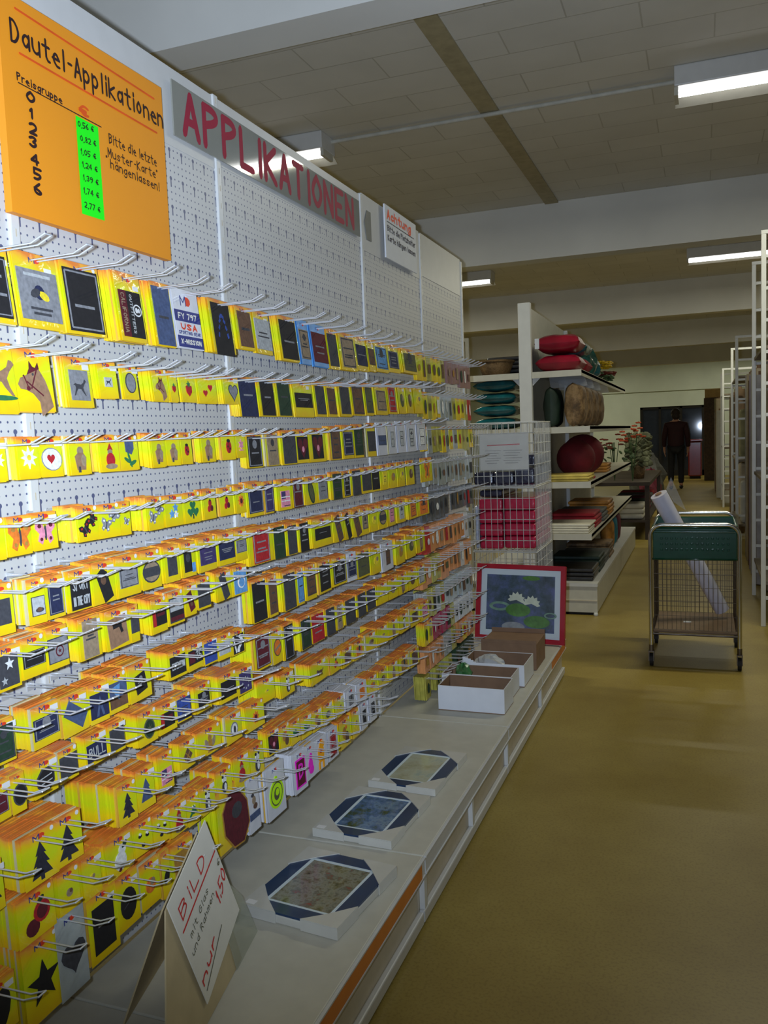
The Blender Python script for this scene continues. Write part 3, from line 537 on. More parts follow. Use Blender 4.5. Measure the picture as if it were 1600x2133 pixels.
# per row: front plane x, hook tip x, top line, bottom line (photo pixels on the card faces), cards "x0 x1 motif [stack depth] [height factor]"
def rk(s): return s
ROWS = [
('top', 'near', .115, .235, [(17, 517), (120, 540), (230, 560), (428, 617), (484, 634)], [(45, 683), (250, 712), (442, 736), (530, 742)],
 "-62 12 r:bk:.8:.8; 17 115 fly .008; 120 201 r:bk:.9:.86 .02; 230 289 california .04; 308 350 r:gb:.88:.92 .03; 353 409 X .006; 428 479 bluearc .03"),
('top', 'middle', .115, .235, [(484, 634), (575, 656), (612, 662), (703, 690), (833, 722), (980, 770)], [(523, 733), (616, 758), (703, 772), (860, 780), (980, 800)],
 "486 521 r:br:.8:.82 .01; 522 558 r:lg:.98:.7 .01; 575 613 r:bk:.9:.86 .02; 615 639 B:tn:.9:.66; 641 676 B:mr:.95:.7; 677 697 r:dg:.98:.8; 703 735 r:tn:.8:.8 .03; 735 760 r:nv:.95:.6; 761 776 r:br:.9:.5; 777 802 r:lb:.9:.7; 804 826 r:nv:.8:.6; 835 865 r:ol:.8:.7 .03"),
('second', 'near', .115, .235, [(23, 719), (127, 740), (250, 758), (372, 775), (486, 784)], [(35, 826), (137, 828), (247, 831), (370, 838), (500, 843)],
 "-55 22 gallop .006 1.32; 23 99 horsehead .006 1.32; 127 185 horsesquare .02 1.25; 200 238 smallhorse .02; 250 282 greyoval .006; 312 346 HH .03; 348 366 strawberry; 372 404 strawberry .006; 409 446 hearts .006; 460 496 greyheart .03"),
('second', 'middle', .115, .235, [(486, 784), (700, 797), (830, 800), (980, 810)], [(533, 868), (700, 869), (850, 862), (980, 860)],
 "493 529 r:nv:.98:.96 .03; 535 568 r:bk:.82:.9 .006; 571 602 r:gn:.85:.9 .006; 607 647 r:bk:.9:.4 .02; 651 674 r:dg:.9:.8 .006; 676 696 r:br:.9:.75; 701 727 r:dg:.8:.8 .02; 730 752 r:br:.95:.85; 757 772 r:ol:.95:.8; 777 802 r:tn:.8:.65 .01; 804 821 r:rd:.8:.8; 826 840 r:ol:.5:.7; 843 856 r:br:.5:.7; 859 876 r:yl:.5:.5"),
('third', 'near', .13, .235, [(0, 913), (31, 911), (281, 906), (469, 897), (510, 895)], [(0, 1003), (218, 984), (469, 959), (515, 952)],
 "-30 8 edelweiss .02; 31 77 edelweiss .03; 78 125 ovalheart .006; 140 184 figure .02; 205 244 redcap .02; 246 284 bellflower .006; 312 342 figure .03; 344 371 figure .006; 373 397 bug .006; 416 445 figure .02; 459 486 bug .02; 488 509 pinkflower .006"),
('third', 'middle', .125, .235, [(510, 905), (675, 890), (780, 880), (980, 870)], [(520, 975), (675, 960), (780, 950), (980, 925)],
 "511 543 r:bk:.9:.9 .02; 549 579 r:tn:.8:.9 .02; 585 614 r:dg:.9:.9 .02; 615 639 redpair .006; 641 675 redpair .006; 686 706 r:br:.9:.9 .02; 711 733 r:nv:.95:.7 .02; 735 753 r:gn:.9:.8; 762 779 r:dg:.9:.6 .006; 784 802 W:gb:.9:.3; 806 822 W:lg:.5:.5; 826 841 W:lg:.5:.5; 846 862 W:lg:.5:.6; 867 885 W:wh:.6:.6"),
('fourth', 'near', .14, .235, [(0, 1079), (10, 1078), (312, 1037), (469, 1015), (520, 1008)], [(10, 1164), (156, 1131), (312, 1106), (481, 1072), (520, 1066)],
 "-50 6 r:tn:.5:.5 .006; 10 62 butterflyO .006; 63 115 butterflyP .006; 159 201 butterflies .05; 202 246 butterfliesW .006; 248 268 butterflyW .006; 304 337 butterfliesW .05; 340 378 blueflowers .006; 381 415 clover .006; 420 448 tworeds .02; 455 483 tworeds .006; 488 510 sunflower .02"),
('fourth', 'middle', .14, .235, [(512, 1006), (640, 994), (772, 972), (980, 938)], [(520, 1078), (650, 1050), (788, 1022), (980, 985)],
 "513 546 r:nv:.98:.7 .02; 548 567 r:pu:.98:.85 .006; 578 604 flag .01; 606 630 r:mr:.9:.95 .006; 633 658 dgoval .006; 660 680 r:gy:.9:.7; 690 711 r:gn:.8:.95 .01; 713 728 r:bk:.9:.85; 731 750 r:dg:.9:.95 .006; 752 772 r:dg:.95:.7; 773 788 r:bk:.95:.8; 793 806 r:yl:.6:.5; 810 824 r:gd:.5:.5; 828 842 r:yl:.5:.5; 847 861 r:br:.5:.6; 876 899 BF .006"),
('fifth', 'near', 0.155, 0.24, [(0, 1231), (131, 1209), (244, 1172), (294, 1162), (469, 1119), (512, 1108)], [(0, 1325), (134, 1281), (281, 1237), (484, 1172), (512, 1164)],
 "-28 24 r:dg:.7:.5 .02; 54 91 car .03; 92 131 r:nv:.8:.72 .006; 140 186 SPORT .02; 189 237 tag .006; 239 289 r:gy:.8:.46 .006; 291 332 darkoval .006; 340 371 r:dg:.62:.55 .02; 376 405 emblem .01; 410 450 r:pu:.9:.52 .01; 452 487 r:nv:.95:.56 .01; 488 512 r:gy:.9:.4"),
('fifth', 'middle', 0.155, 0.24, [(512, 1113), (640, 1093), (760, 1064), (893, 1034), (980, 1012)], [(520, 1180), (640, 1146), (760, 1113), (893, 1069), (980, 1048)],
 "516 566 r:rd:.68:.9 .03; 568 591 r:gn:.9:.95 .006; 597 616 r:dg:.9:.9 .03; 622 641 r:bk:.9:.95 .01; 650 690 r:bk:.8:.4 .02; 694 713 s:br:.5:.95 .01; 715 731 s:bk:.5:.95; 734 750 s:br:.6:.9; 752 765 r:tn:.8:.5; 770 784 r:yl:.5:.5; 788 803 darkoval; 807 822 r:pk:.6:.6; 827 843 r:lg:.6:.6; 850 868 r:og:.7:.7; 870 892 r:og:.7:.8"),
('sixth', 'near', 0.155, 0.24, [(0, 1366), (40, 1350), (137, 1309), (266, 1275), (350, 1250), (406, 1219), (462, 1200), (515, 1182)], [(0, 1448), (47, 1419), (100, 1397), (200, 1367), (270, 1341), (353, 1309), (415, 1272), (481, 1244), (515, 1233)],
 "-15 40 greystar .01; 41 92 r:bk:.96:.38 .01; 94 139 trad .01; 160 208 r:tn:.68:.9 .04; 216 266 gun .02; 268 287 r:dg:.9:.4; 312 346 redblack .04; 348 381 tricolor .006; 382 406 redtag .006; 408 436 r:dg:.9:.75 .006; 448 481 s:dg:.4:.9 .02; 484 512 bluewave .006"),
('sixth', 'middle', 0.155, 0.24, [(519, 1220), (615, 1193), (718, 1162), (821, 1131), (880, 1103), (980, 1062)], [(529, 1299), (615, 1265), (718, 1213), (821, 1182), (880, 1148), (980, 1106)],
 "522 552 r:bk:.9:.9 .02; 556 575 r:br:.9:.8 .006; 586 615 r:dg:.85:.9 .02; 617 630 r:lb:.95:.8; 635 656 r:br:.9:.65 .01; 661 688 r:bk:.85:.8 .02; 691 719 r:bk:.85:.75 .02; 722 740 T:nv:.9:.6 .006; 742 768 r:ol:.9:.8 .01; 772 791 r:yl:.5:.5; 794 818 W:br:.4:.5 .03; 824 842 r:gd:.5:.6; 846 864 r:ol:.5:.6; 867 884 figure"),
('seventh', 'near', 0.155, 0.245, [(0, 1516), (62, 1490), (122, 1469), (200, 1440), (262, 1400), (350, 1372), (388, 1356), (478, 1328), (515, 1316)], [(0, 1594), (69, 1562), (187, 1516), (259, 1475), (312, 1447), (359, 1416), (481, 1359), (515, 1343)],
 "-20 27 r:gn:.9:.8 .02; 62 122 r:nv:.92:.5 .03; 124 182 slant .006; 184 222 ablue .006; 224 261 bluephoto .006; 265 313 s2:bk:.5:.5 .03; 350 386 EXP .03; 388 422 N35 .01; 423 450 r:bl:.95:.8 .006; 452 480 r:lg:.8:.5 .01; 481 508 bigS .006"),
('seventh', 'middle', 0.155, 0.245, [(525, 1333), (570, 1318), (656, 1285), (718, 1258), (780, 1227), (880, 1180), (980, 1130)], [(529, 1399), (608, 1368), (673, 1330), (739, 1292), (787, 1261), (880, 1216), (980, 1166)],
 "527 562 r:mr:.8:.82 .04; 564 585 orangeoval .006; 589 609 r:bk:.9:.95 .01; 624 646 r:gn:.95:.9 .03; 648 672 r:rd:.98:.9 .006; 677 696 r:dg:.9:.95 .006; 698 713 r:tn:.6:.9; 717 739 r:dg:.95:.95 .02; 743 761 r:dg:.95:.95; 763 780 r:dg:.95:.9; 786 806 r:yl:.5:.5; 809 826 r:tn:.5:.6; 830 846 figure; 850 866 r:br:.5:.7; 870 884 r:lg:.7:.7"),
('eighth', 'near', 0.155, 0.25, [(0, 1643), (66, 1609), (117, 1584), (178, 1550), (270, 1500), (325, 1487), (394, 1450), (437, 1425), (497, 1403), (525, 1392)], [(0, 1712), (72, 1675), (162, 1600), (260, 1559), (325, 1543), (397, 1490), (497, 1450), (525, 1436)],
 "-28 18 r:mr:.8:.5 .03; 20 50 halfoval .02; 66 117 roundsquare .03; 119 161 r:dg:.92:.68 .01; 176 220 BULL .02; 224 258 r:dg:.9:.7 .006; 285 326 ganja .04; 328 365 redblack .02; 367 395 r:bl:.95:.8 .006; 406 438 r:bk:.74:.5 .02; 456 491 r:bk:.84:.6 .02; 493 524 purplering .006"),
('eighth', 'middle', 0.155, 0.25, [(529, 1430), (615, 1402), (684, 1375), (735, 1350), (794, 1310), (880, 1260), (980, 1205)], [(532, 1467), (615, 1440), (684, 1409), (735, 1368), (794, 1343), (880, 1292), (980, 1238)],
 "537 570 r:yl:.2:.2 .03; 584 612 bwfigure .03; 645 684 dachshund .02; 686 710 fruit .006; 712 734 r:br:.6:.6 .006; 736 758 r:og:.6:.5 .006; 762 782 r:tn:.5:.5; 786 806 r:yl:.4:.4; 810 828 figure; 832 850 bwfigure; 854 872 r:br:.6:.5; 876 892 r:pk:.6:.6"),
('ninth', 'near', 0.16, 0.25, [(0, 1800), (44, 1770), (125, 1714), (244, 1659), (281, 1625), (328, 1587), (375, 1560), (412, 1540), (469, 1503), (540, 1468)], [(0, 1895), (55, 1862), (120, 1811), (244, 1731), (319, 1672), (375, 1620), (412, 1578), (462, 1559), (540, 1512)],
 "-40 4 tree .06; 44 115 tree .11; 106 166 tree .09; 244 281 tree .12; 283 318 treeblue .02; 328 358 flag .02; 373 404 diamond .02; 411 458 goldfigure .03; 468 502 ring .02; 512 548 sunflower .02"),
('ninth', 'middle', 0.16, 0.25, [(556, 1533), (628, 1503), (719, 1450), (780, 1410), (880, 1345), (980, 1280)], [(556, 1575), (628, 1540), (719, 1484), (780, 1440), (880, 1374), (980, 1308)],
 "557 578 redpair .02; 582 602 gonk .02; 604 624 leafpair .02; 627 647 leafpair .01; 650 668 gonk .02; 672 692 r:ol:.5:.5 .01; 696 716 r:yl:.4:.4 .01; 720 740 W:gy:.5:.5; 744 762 W:og:.5:.5; 766 784 r:og:.5:.5; 788 806 r:br:.5:.5; 810 828 figure; 832 850 r:gd:.6:.6; 854 872 r:br:.6:.7"),
('tenth', 'near', 0.16, 0.25, [(0, 1922), (31, 1899), (118, 1840), (216, 1774), (272, 1736), (328, 1705), (384, 1674), (428, 1649), (487, 1589), (550, 1550)], [(0, 2010), (45, 1982), (130, 1905), (216, 1852), (303, 1774), (375, 1734), (428, 1700), (487, 1638), (550, 1606)],
 "31 112 cherries .08; 118 163 r:tn:.3:.3 .03; 168 208 r:yl:.3:.3 .03; 216 276 snowman .08; 279 314 bees .02; 318 350 bees .02; 354 386 redcap .02; 389 412 frog .006; 414 446 bwfigure .02; 450 480 bwfigure .02; 486 516 redcap .02; 519 548 bwfigure .02"),
('eleventh', 'near', 0.16, 0.25, [(0, 2052), (41, 2000), (112, 1940), (174, 1883), (231, 1850), (288, 1814), (344, 1783), (403, 1745)], [(20, 2150), (125, 2102), (175, 2036), (250, 1958), (293, 1893), (331, 1878), (403, 1832)],
 "-46 30 blackleaf .03; 41 122 star .05; 112 174 C:dg:.8:.7 .01; 178 240 r:bk:.72:.66 .05; 238 286 bigoval .03; 288 330 r:og:.5:.5 .04; 334 352 blackleaf .02; 356 400 r:gd:.8:.7 .05"),
('lowest', 'middle', 0.16, 0.25, [(430, 1668), (447, 1661), (506, 1626), (550, 1612), (603, 1586), (650, 1556), (700, 1520), (790, 1440)], [(447, 1778), (510, 1745), (550, 1714), (603, 1680), (650, 1618), (700, 1574), (790, 1488)],
 "447 510 purse .05; 512 536 O .006; 552 590 NR .04; 610 636 NB .05; 634 654 NF .02; 654 678 NO .03; 682 702 W:rd:.6:.7 .01; 706 728 gonk .03; 732 746 r:yl:.5:.5 .01; 750 764 W:bk:.5:.5 .006; 768 782 W:bk:.5:.5 .006"),
]
ORD = ['first', 'second', 'third', 'fourth', 'fifth', 'sixth', 'seventh', 'eighth', 'ninth', 'tenth', 'eleventh', 'twelfth', 'thirteenth', 'fourteenth', 'fifteenth', 'sixteenth', 'seventeenth']
def lerp_line(P, x):
    P = sorted(P)
    for a, b in zip(P, P[1:]):
        if x <= b[0] or b is P[-1]: return a[1]+(b[1]-a[1])*(x-a[0])/(b[0]-a[0])
M_cardwhite = mat('white_backing_card', (216, 216, 220), .4, var=.03, coat=.5, bump=.2, bscale=30)
M_cardblue = mat('sky_blue_backing_card', (90, 160, 222), .4, var=.15, scale=20, coat=.5)
M_cardclear = mat('clear_sleeve_card', (176, 182, 178), .2, var=.1, coat=.8, bump=.3, bscale=30)
M_logoB = mat('logo_blue', (36, 48, 120), .5); M_logoR = mat('logo_red', (216, 60, 30), .5)
M_sticker = mat('price_sticker', (232, 230, 226), .5, var=.02)
M_streak = mat('sleeve_edge', (206, 196, 150), .35, var=.1); M_streakO = mat('card_edge_orange', (226, 176, 60), .45, var=.1)
def hook_mesh(L, n=5):
    b = MB(); r = .0015
    for s in (-1, 1): b.tube([(.0008, s*.0075, -.002), (L-.028, s*.0075, .001), (L-.016, s*.0075, .006), (L, s*.0075, .0125)], r, M_wire, n)
    b.tube([(L, -.0075, .0125), (L, .0075, .0125)], r, M_wire, n)
    b.box(.0004, .0012, -.009, .009, -.012, .004, M_wire)
    return b
hb = hook_mesh(.235); HOOK_ME = None
def card_uv(b, w, h, x0, x1, mface, y=0, z=0, yaw=0, lean=0):
    """thin card box hanging from its top centre; front at x1"""
    c, s = math.cos(yaw), math.sin(yaw)
    def P(x, u, v): return (x+u*s-v*lean, y+u*c, z+v)
    f = [(-w/2, -h), (w/2, -h), (w/2, 0), (-w/2, 0)]
    b.face([P(x1, *p) for p in f], mface, [(0, 0), (1, 0), (1, 1), (0, 1)])
    b.face([P(x0, *p) for p in f[::-1]], mface, [(1, 1), (0, 1), (0, 0), (1, 0)][::1])
    b.face([P(x0, -w/2, -h), P(x1, -w/2, -h), P(x1, -w/2, 0), P(x0, -w/2, 0)], mface, [(0, 0), (0, 0), (0, 1), (0, 1)])
    b.face([P(x1, w/2, -h), P(x0, w/2, -h), P(x0, w/2, 0), P(x1, w/2, 0)], mface, [(1, 0), (1, 0), (1, 1), (1, 1)])
    b.face([P(x1, -w/2, 0), P(x1, w/2, 0), P(x0, w/2, 0), P(x0, -w/2, 0)], mface, [(0, .99), (1, .99), (1, 1), (0, 1)])
    b.face([P(x0, -w/2, -h), P(x0, w/2, -h), P(x1, w/2, -h), P(x1, -w/2, -h)], mface, [(0, 0), (1, 0), (1, 0), (0, 0)])
REST = MB(); HOOKREST = MB(); NC = [0]
def patch_polys(b, polys, S, cy, thick=.0008):
    for i, (pts, k) in enumerate(polys):
        m = pmx(k); P = [(x*S, y*S+cy) for x, y in pts]; n = len(P)
        x1 = .0006+thick+i*.00012; x0 = .0003
        b.faces([(x1, u, v) for u, v in P]+[(x0, u, v) for u, v in P], [tuple(range(n))]+[(j, n+j, n+(j+1) % n, (j+1) % n) for j in range(n)], m)
def make_card(rowname, bay, idx, X, tip, x0, x1, top, bot, spec):
    tk = spec.split(); key = tk[0]; t = float(tk[1]) if len(tk) > 1 else .006; hf = float(tk[2]) if len(tk) > 2 else 1
    a = hit(x0, lerp_line(top, x0), 0, X); c = hit(x1, lerp_line(top, x1), 0, X); xm = (x0+x1)/2
    yb = lerp_line(bot, xm+8); bb = hit(xm+8, yb, 0, X)
    w = (c.y-a.y)*.97; y = (a.y+c.y)/2; z = (a.z+c.z)/2; h = max(.045, (z-bb.z))*hf
    deep = rowname not in ('top', 'second', 'third', 'fourth', 'fifth')
    lean = {'top': .11, 'second': .09, 'third': .05}.get(rowname, .035)
    if deep and t < .1: t = max(t, random.Random(int(x0)+idx).uniform(.022, .066))
    if rowname == 'fifth': t = max(t, random.Random(int(x0)+idx).uniform(.02, .06))
    if deep or rowname == 'fifth': z += .011; h += .011
    t = min(t, X-.02)
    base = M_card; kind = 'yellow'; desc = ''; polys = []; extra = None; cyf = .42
    k = key
    if k[:2] in ('r:', 's:', 'B:', 'W:', 'T:', 'C:', 's2') and ':' in k:
        ty, col, fw, fh = k.split(':'); fw = float(fw)*w; fh = float(fh)*h; rot = {'s': .35, 's2': .18}.get(ty, 0)
        S = 1; cy = -h*.55 if fh < .8*h else -h*.53
        if ty == 'r' and fw < .55*w: cn = CC[col][1]; desc = 'a small %s motif' % cn; polys = [(ell(0, 0, fw*.5, fh*.32), col), (ell(fw*.2, fh*.12, fw*.25, fh*.16), 'tn' if col != 'tn' else 'br')]
        else:
            cn = CC[col][1]; desc = 'a %s%s rectangular patch' % ('slanted ' if rot else '', cn)
            polys = [(rct(0, 0, fw, fh, rot), col)]
            rnd = random.Random(idx*31+len(rowname)*7+int(x0)); lc = 'gy' if col in ('bk', 'nv', 'mr', 'pu', 'rd') else 'dg'
            n = rnd.randint(1, 3)
            for q in range(n):
                vy = (q-(n-1)/2)*fh*.18+rnd.uniform(-.1, .1)*fh; r_ = rct(0, vy, fw*rnd.uniform(.4, .75), fh*.045); cs, sn = math.cos(rot), math.sin(rot)
                polys.append(([(px*cs-py*sn, px*sn+py*cs) for px, py in r_], lc))
            if rnd.random() < .35: polys.append((ell(0, fh*.24, fw*.16, fw*.16), lc))
            if rnd.random() < .55:
                cs, sn = math.cos(rot), math.sin(rot); bw = min(fw, fh)*.035
                for bx in (rct(0, fh*.45, fw*.9, bw), rct(0, -fh*.45, fw*.9, bw), rct(fw*.45, 0, bw, fh*.9), rct(-fw*.45, 0, bw, fh*.9)): polys.append(([(px*cs-py*sn, px*sn+py*cs) for px, py in bx], lc))
        if ty in ('W', 'T'): base = M_cardwhite; kind = 'white'
        if ty == 'B': base = M_cardblue; kind = 'blue-topped'
        if ty == 'C': base = M_cardclear; kind = 'clear'; desc = 'a large dark heart'; polys = [(heart(.02*w, 0, .42*w), 'dg')]
        spolys = polys; S = 1
    else:
        nm = {'HH': 'horsehead', 'BF': 'butterflyO', 'NR': 'neonring', 'NB': 'neonB', 'NF': 'neonfigure', 'NO': 'neonorange', 'O': 'olives'}.get(k, k)
        if nm in NAMED:
            d, fn = NAMED[nm]; desc = ('a ' if d.split()[-1][-1] != 's' else '')+d; polys = fn(); S = min(w, h*.8); cy = -h*.56
            if k in ('NR', 'NB', 'NF', 'NO', 'O'): base = M_cardwhite; kind = 'white'; S = w*.98; cy = -h*.5
            if k in ('bluearc', 'california', 'fly', 'horsehead'): S = w; cy = -h*(.56 if k != 'california' else .6)
            if k == 'california': polys = [([(px, py*1.12) for px, py in p], q) for p, q in polys]
            if k == 'bluearc': polys = [([(px, py*1.25) for px, py in p], q) for p, q in polys]
            if k == 'HH': S *= .8
        elif k == 'X': kind = 'white and blue'; desc = 'printed blue bands'; base = M_cardwhite; S = w; cy = -h/2
        elif k == 'SPORT': desc = 'a black lettered square patch'; S = w; cy = -h*.6; polys = [(rct(0, 0, .92, .96), 'bk')]
        elif k == 'EXP': desc = 'a black label lettered white'; S = w; cy = -h*.55; polys = [(rct(0, 0, .9, .66), 'bk')]
        elif k == 'N35': desc = 'a black numbered label'; S = w; cy = -h*.5; polys = [(rct(0, 0, .92, .5), 'bk'), (rct(-.24, 0, .36, .38), 'mr')]
        elif k == 'BULL': desc = 'a navy label with pale letters'; S = w; cy = -h*.58; polys = [(rct(0, 0, .98, .58), 'nv')]
    o_card = MB(); yaw = random.uniform(-.05, .05)
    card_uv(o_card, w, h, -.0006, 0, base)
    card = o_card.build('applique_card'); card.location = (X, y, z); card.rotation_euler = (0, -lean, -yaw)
    desc = desc[2:] if desc.startswith('a ') else desc
    place = '%s in %s row under %s' % (ORD[idx], rowname, {'near': 'orange poster', 'middle': 'crimson lettering'}[bay])
    tag(card, '%s card with %s, %s' % (kind, desc, place), 'card', 'applique cards hanging on the pegboard')
    if polys:
        pb = MB(); patch_polys(pb, polys, S, cy)
        txt = {'SPORT': [('SPORT', .14, .36, -.36, .36), ('IN THE CITY', -.34, .26, -.38, .38)], 'EXP': [('EXPEDITION', -.1, .2, -.36, .36)], 'N35': [('35', -.13, .3, .02, .36)], 'BULL': [('BULL', -.15, .3, -.4, .4)],
               'NB': [('B', -.24, .5, -.14, .14)]}.get(k)
        if txt:
            for s_, v, hh, ua, ub in txt: write(pb, M_neon['nm'] if k == 'NB' else pm('lg'), s_, ua*S, cy+v*S, ub*S, cy+v*S, hh*S, .045*S if k != 'NB' else .1*S, lambda u, v_, l: (.0018+l, u, v_))
        if k == 'california': # vertical lettering
            for s_, uu, hh, cc in (('CALIFORNIA', -.34, .13, 'tn'), ('OUTFITTERS', -.02, .09, 'lg')):
                write(pb, pm(cc), s_, uu*w, cy+.46*w, uu*w, cy-.44*w, 0, .012*w, lambda u, v_, l: (.0018+l, u, v_)) if False else None
                St, Wd = layout(s_)
                for st in St: stroke(pb, pm(cc), [(uu*w+hh*w*yy/6, cy+.46*w-.9*w*xx/Wd) for xx, yy in st], .022*w, lambda u, v_, l: (.0018+l, u, v_))
        pt = pb.build('patch', card, (0, 0, 0)); pt.location = (0, 0, 0); pt['label'] = desc
    lb_ = MB(); lw = min(.2*w, .013)
    pl = lambda u, v_, l: (.0005+l, u, v_)
    if k == 'X':
        for v0, v1, mm in ((-.36, -.55, M_logoB), (-.79, -.98, M_logoB)): lb_.face([(.0003, -w/2, h*v1), (.0003, w/2, h*v1), (.0003, w/2, h*v0), (.0003, -w/2, h*v0)], mm)
        write(lb_, M_paper, 'FY 797', -.36*w, -.5*h, .34*w, -.5*h, .085*h, .003, pl); write(lb_, M_logoR, 'USA', -.3*w, -.68*h, .3*w, -.68*h, .09*h, .004, pl)
        write(lb_, M_logoB, 'SPORTING GEAR', -.42*w, -.76*h, .42*w, -.76*h, .05*h, .0018, pl); write(lb_, M_paper, 'X-MISSION', -.38*w, -.92*h, .4*w, -.92*h, .07*h, .0028, pl)
        lw = .2*w
    cx = 0 if k != 'X' else 0; lz = -.1*h if k != 'X' else -.2*h; lh = lw*.62 if k != 'X' else lw
    write(lb_, M_logoB, 'M', -lw+cx, lz-lh/2, -lw*.05+cx, lz-lh/2, lh, lw*.15, pl)
    lb_.prism([(.0, -.5), (.5, -.5), (.85, -.2), (.85, .2), (.5, .5), (0, .5)], .0004, .0006, M_logoR, Matrix(((0, 0, 1, 0), (lw, 0, 0, cx+.04*lw), (0, lh, 0, lz), (0, 0, 0, 1))))
    lo = lb_.build('logo', card, (0, 0, 0)); lo.location = (0, 0, 0)
    rr = random.Random(int(x0*7+top[0][1]))
    if base is M_card and w > .03:
        sb = MB()
        if rr.random() < .6: sb.box(.0002, .0006, w*.2, w*.2+min(.4*w, .018), -h*.24, -h*.24+.0095, M_sticker)
        else:
            E = ell(w*.38, -h*.07, .0042, .0042, 10); sb.face([(.0006, u, v) for u, v in E], M_sticker)
        so = sb.build('price_sticker', card, (0, 0, 0)); so.location = (0, 0, 0)
    # cards behind, packed on the same hook
    n = int(t/.0045)
    for i in range(n):
        xx = X-.004-i*(t/max(n, 1)); sc = random.Random(i*13+int(x0))
        mm = base if sc.random() < .9 else (M_streak if sc.random() < .5 else M_streakO)
        card_uv(REST, w, h, xx-.0044, xx, mm, y+sc.uniform(-.0012, .0012), z+sc.uniform(-.0016, .001)+(i/max(n, 1))*.003, yaw+sc.uniform(-.015, .015), lean+sc.uniform(-.008, .004))
    # the hook
    global HOOK_ME
    hk = None
    if HOOK_ME is None:
        hk = hb.build('peg_hook'); HOOK_ME = hk.data
    else:
        hk = bpy.data.objects.new('peg_hook', HOOK_ME); COL.objects.link(hk)
    hk.location = (.0072 if any(q-.012 < y < q+.036 for q in SEAM) else 0, y, z-.012); hk.scale = (tip/.235, 1, 1)
    tag(hk, 'hook holding %s card, %s' % (desc, place), 'hook', 'wire hooks on the pegboard')
    NC[0] += 1
for (rn, bay, X, tip, top, bot, cards) in ROWS:
    for i, c in enumerate(cards.split(';')):
        p = c.split(); make_card(rn, bay, i, X, tip, float(p[0]), float(p[1]), top, bot, ' '.join(p[2:]))
# the two far bays and what hangs too small or too hidden to count
def far_cards():
    rnd = random.Random(5)
    zr = [1.605, 1.447, 1.305, 1.168, 1.03, .9, .77, .64, .52, .41, .3]
    apr = mat('apricot_card', (222, 150, 90), .4, coat=.4); redc = mat('red_card', (190, 50, 40), .4, coat=.4); mauve = mat('mauve_card', (150, 112, 106), .4, coat=.4); cri = mat('crimson_card', (170, 30, 70), .4, coat=.4); oly = mat('olive_yellow_card', (184, 176, 74), .4, var=.25, scale=30, coat=.4); dgr = mat('dark_green_card', (46, 70, 46), .4, coat=.4)
    for ri, z in enumerate(zr):
        top = ri < 5; y = 3.27 if top else 3.19; ye = 4.06 if top else 3.93; X = .11 if top else .13
        if ri in (2, 3): y += .05
        while y < ye:
            if 3.652 < y < 3.704: y = 3.705
            w = rnd.uniform(.05, .066); h = rnd.uniform(.1, .118) if ri < 8 else .095; far = y > 3.62; r = rnd.random()
            if ri == 0: m = mauve if far else M_card
            elif ri == 1: m = (M_cardclear if .35 < (y-3.27)/.8 < .6 else redc if y > 3.98 else M_card)
            elif ri == 2: m = M_card if r < .8 else M_cardclear
            elif ri == 3: m = M_cardclear
            elif ri == 4: m = mat('smoky_card', (92, 96, 98), .3, coat=.8, bump=.3, bscale=30)
            elif ri in (5, 6): m = redc if y < 3.26 and ri == 5 else apr if r < .55 else M_cardwhite if r < .8 else M_card
            elif ri == 7: m = M_cardclear if (r < .6 or far) else M_card
            elif ri == 8: m = cri if .0 < y-3.25 < .3 else M_card if not far else M_cardwhite
            elif ri == 9: m = M_card if r < .6 else apr
            else: m = dgr if far else oly
            if m is M_card and ri > 4 and rnd.random() < .6: m = oly if rnd.random() < .6 else M_cardclear
            elif m is M_card and rnd.random() < .35: m = oly
            if not (ri == 10 and rnd.random() < .55 and not far):
                n = rnd.randint(1, 3) if ri < 5 else rnd.randint(4, 12)
                for j in range(n): card_uv(REST, w, h, X-.0045-j*.005, X-j*.005, m, y+rnd.uniform(-.001, .001), z+rnd.uniform(-.001, .001), rnd.uniform(-.03, .03), .04)
                col = rnd.choice(['br', 'dg', 'rd', 'tn', 'gn', 'bk', 'gd', 'wh', 'ol', 'br', 'tn'])
                P = rct(y, z-h*.55, w*rnd.uniform(.3, .7), h*rnd.uniform(.2, .6)) if rnd.random() < .45 else ell(y, z-h*.55, w*rnd.uniform(.15, .35), h*rnd.uniform(.12, .28))
                REST.face([(X+.0025-(v-z)*.04, u, v) for u, v in P], pm(col))
                if m is M_card: REST.face([(X+.0025-(v-z)*.04, u, v) for u, v in rct(y-.003, z-h*.1, .016, .007)], M_logoR if rnd.random() < .5 else M_logoB)
            b2 = hook_mesh(.2 if top else .21, 4)
            HOOKREST.faces([(p[0], p[1]+y, p[2]+z-.012) for p in b2.v], b2.f, M_wire, True)
            y += w+rnd.uniform(.002, .012)
far_cards()
tag(REST.build('applique_cards'), 'yellow cards packed behind the front ones and filling the far bays', 'cards', kind='stuff')
tag(HOOKREST.build('peg_hooks'), 'wire hooks crowding the far bays of the pegboard', 'hooks', kind='stuff')
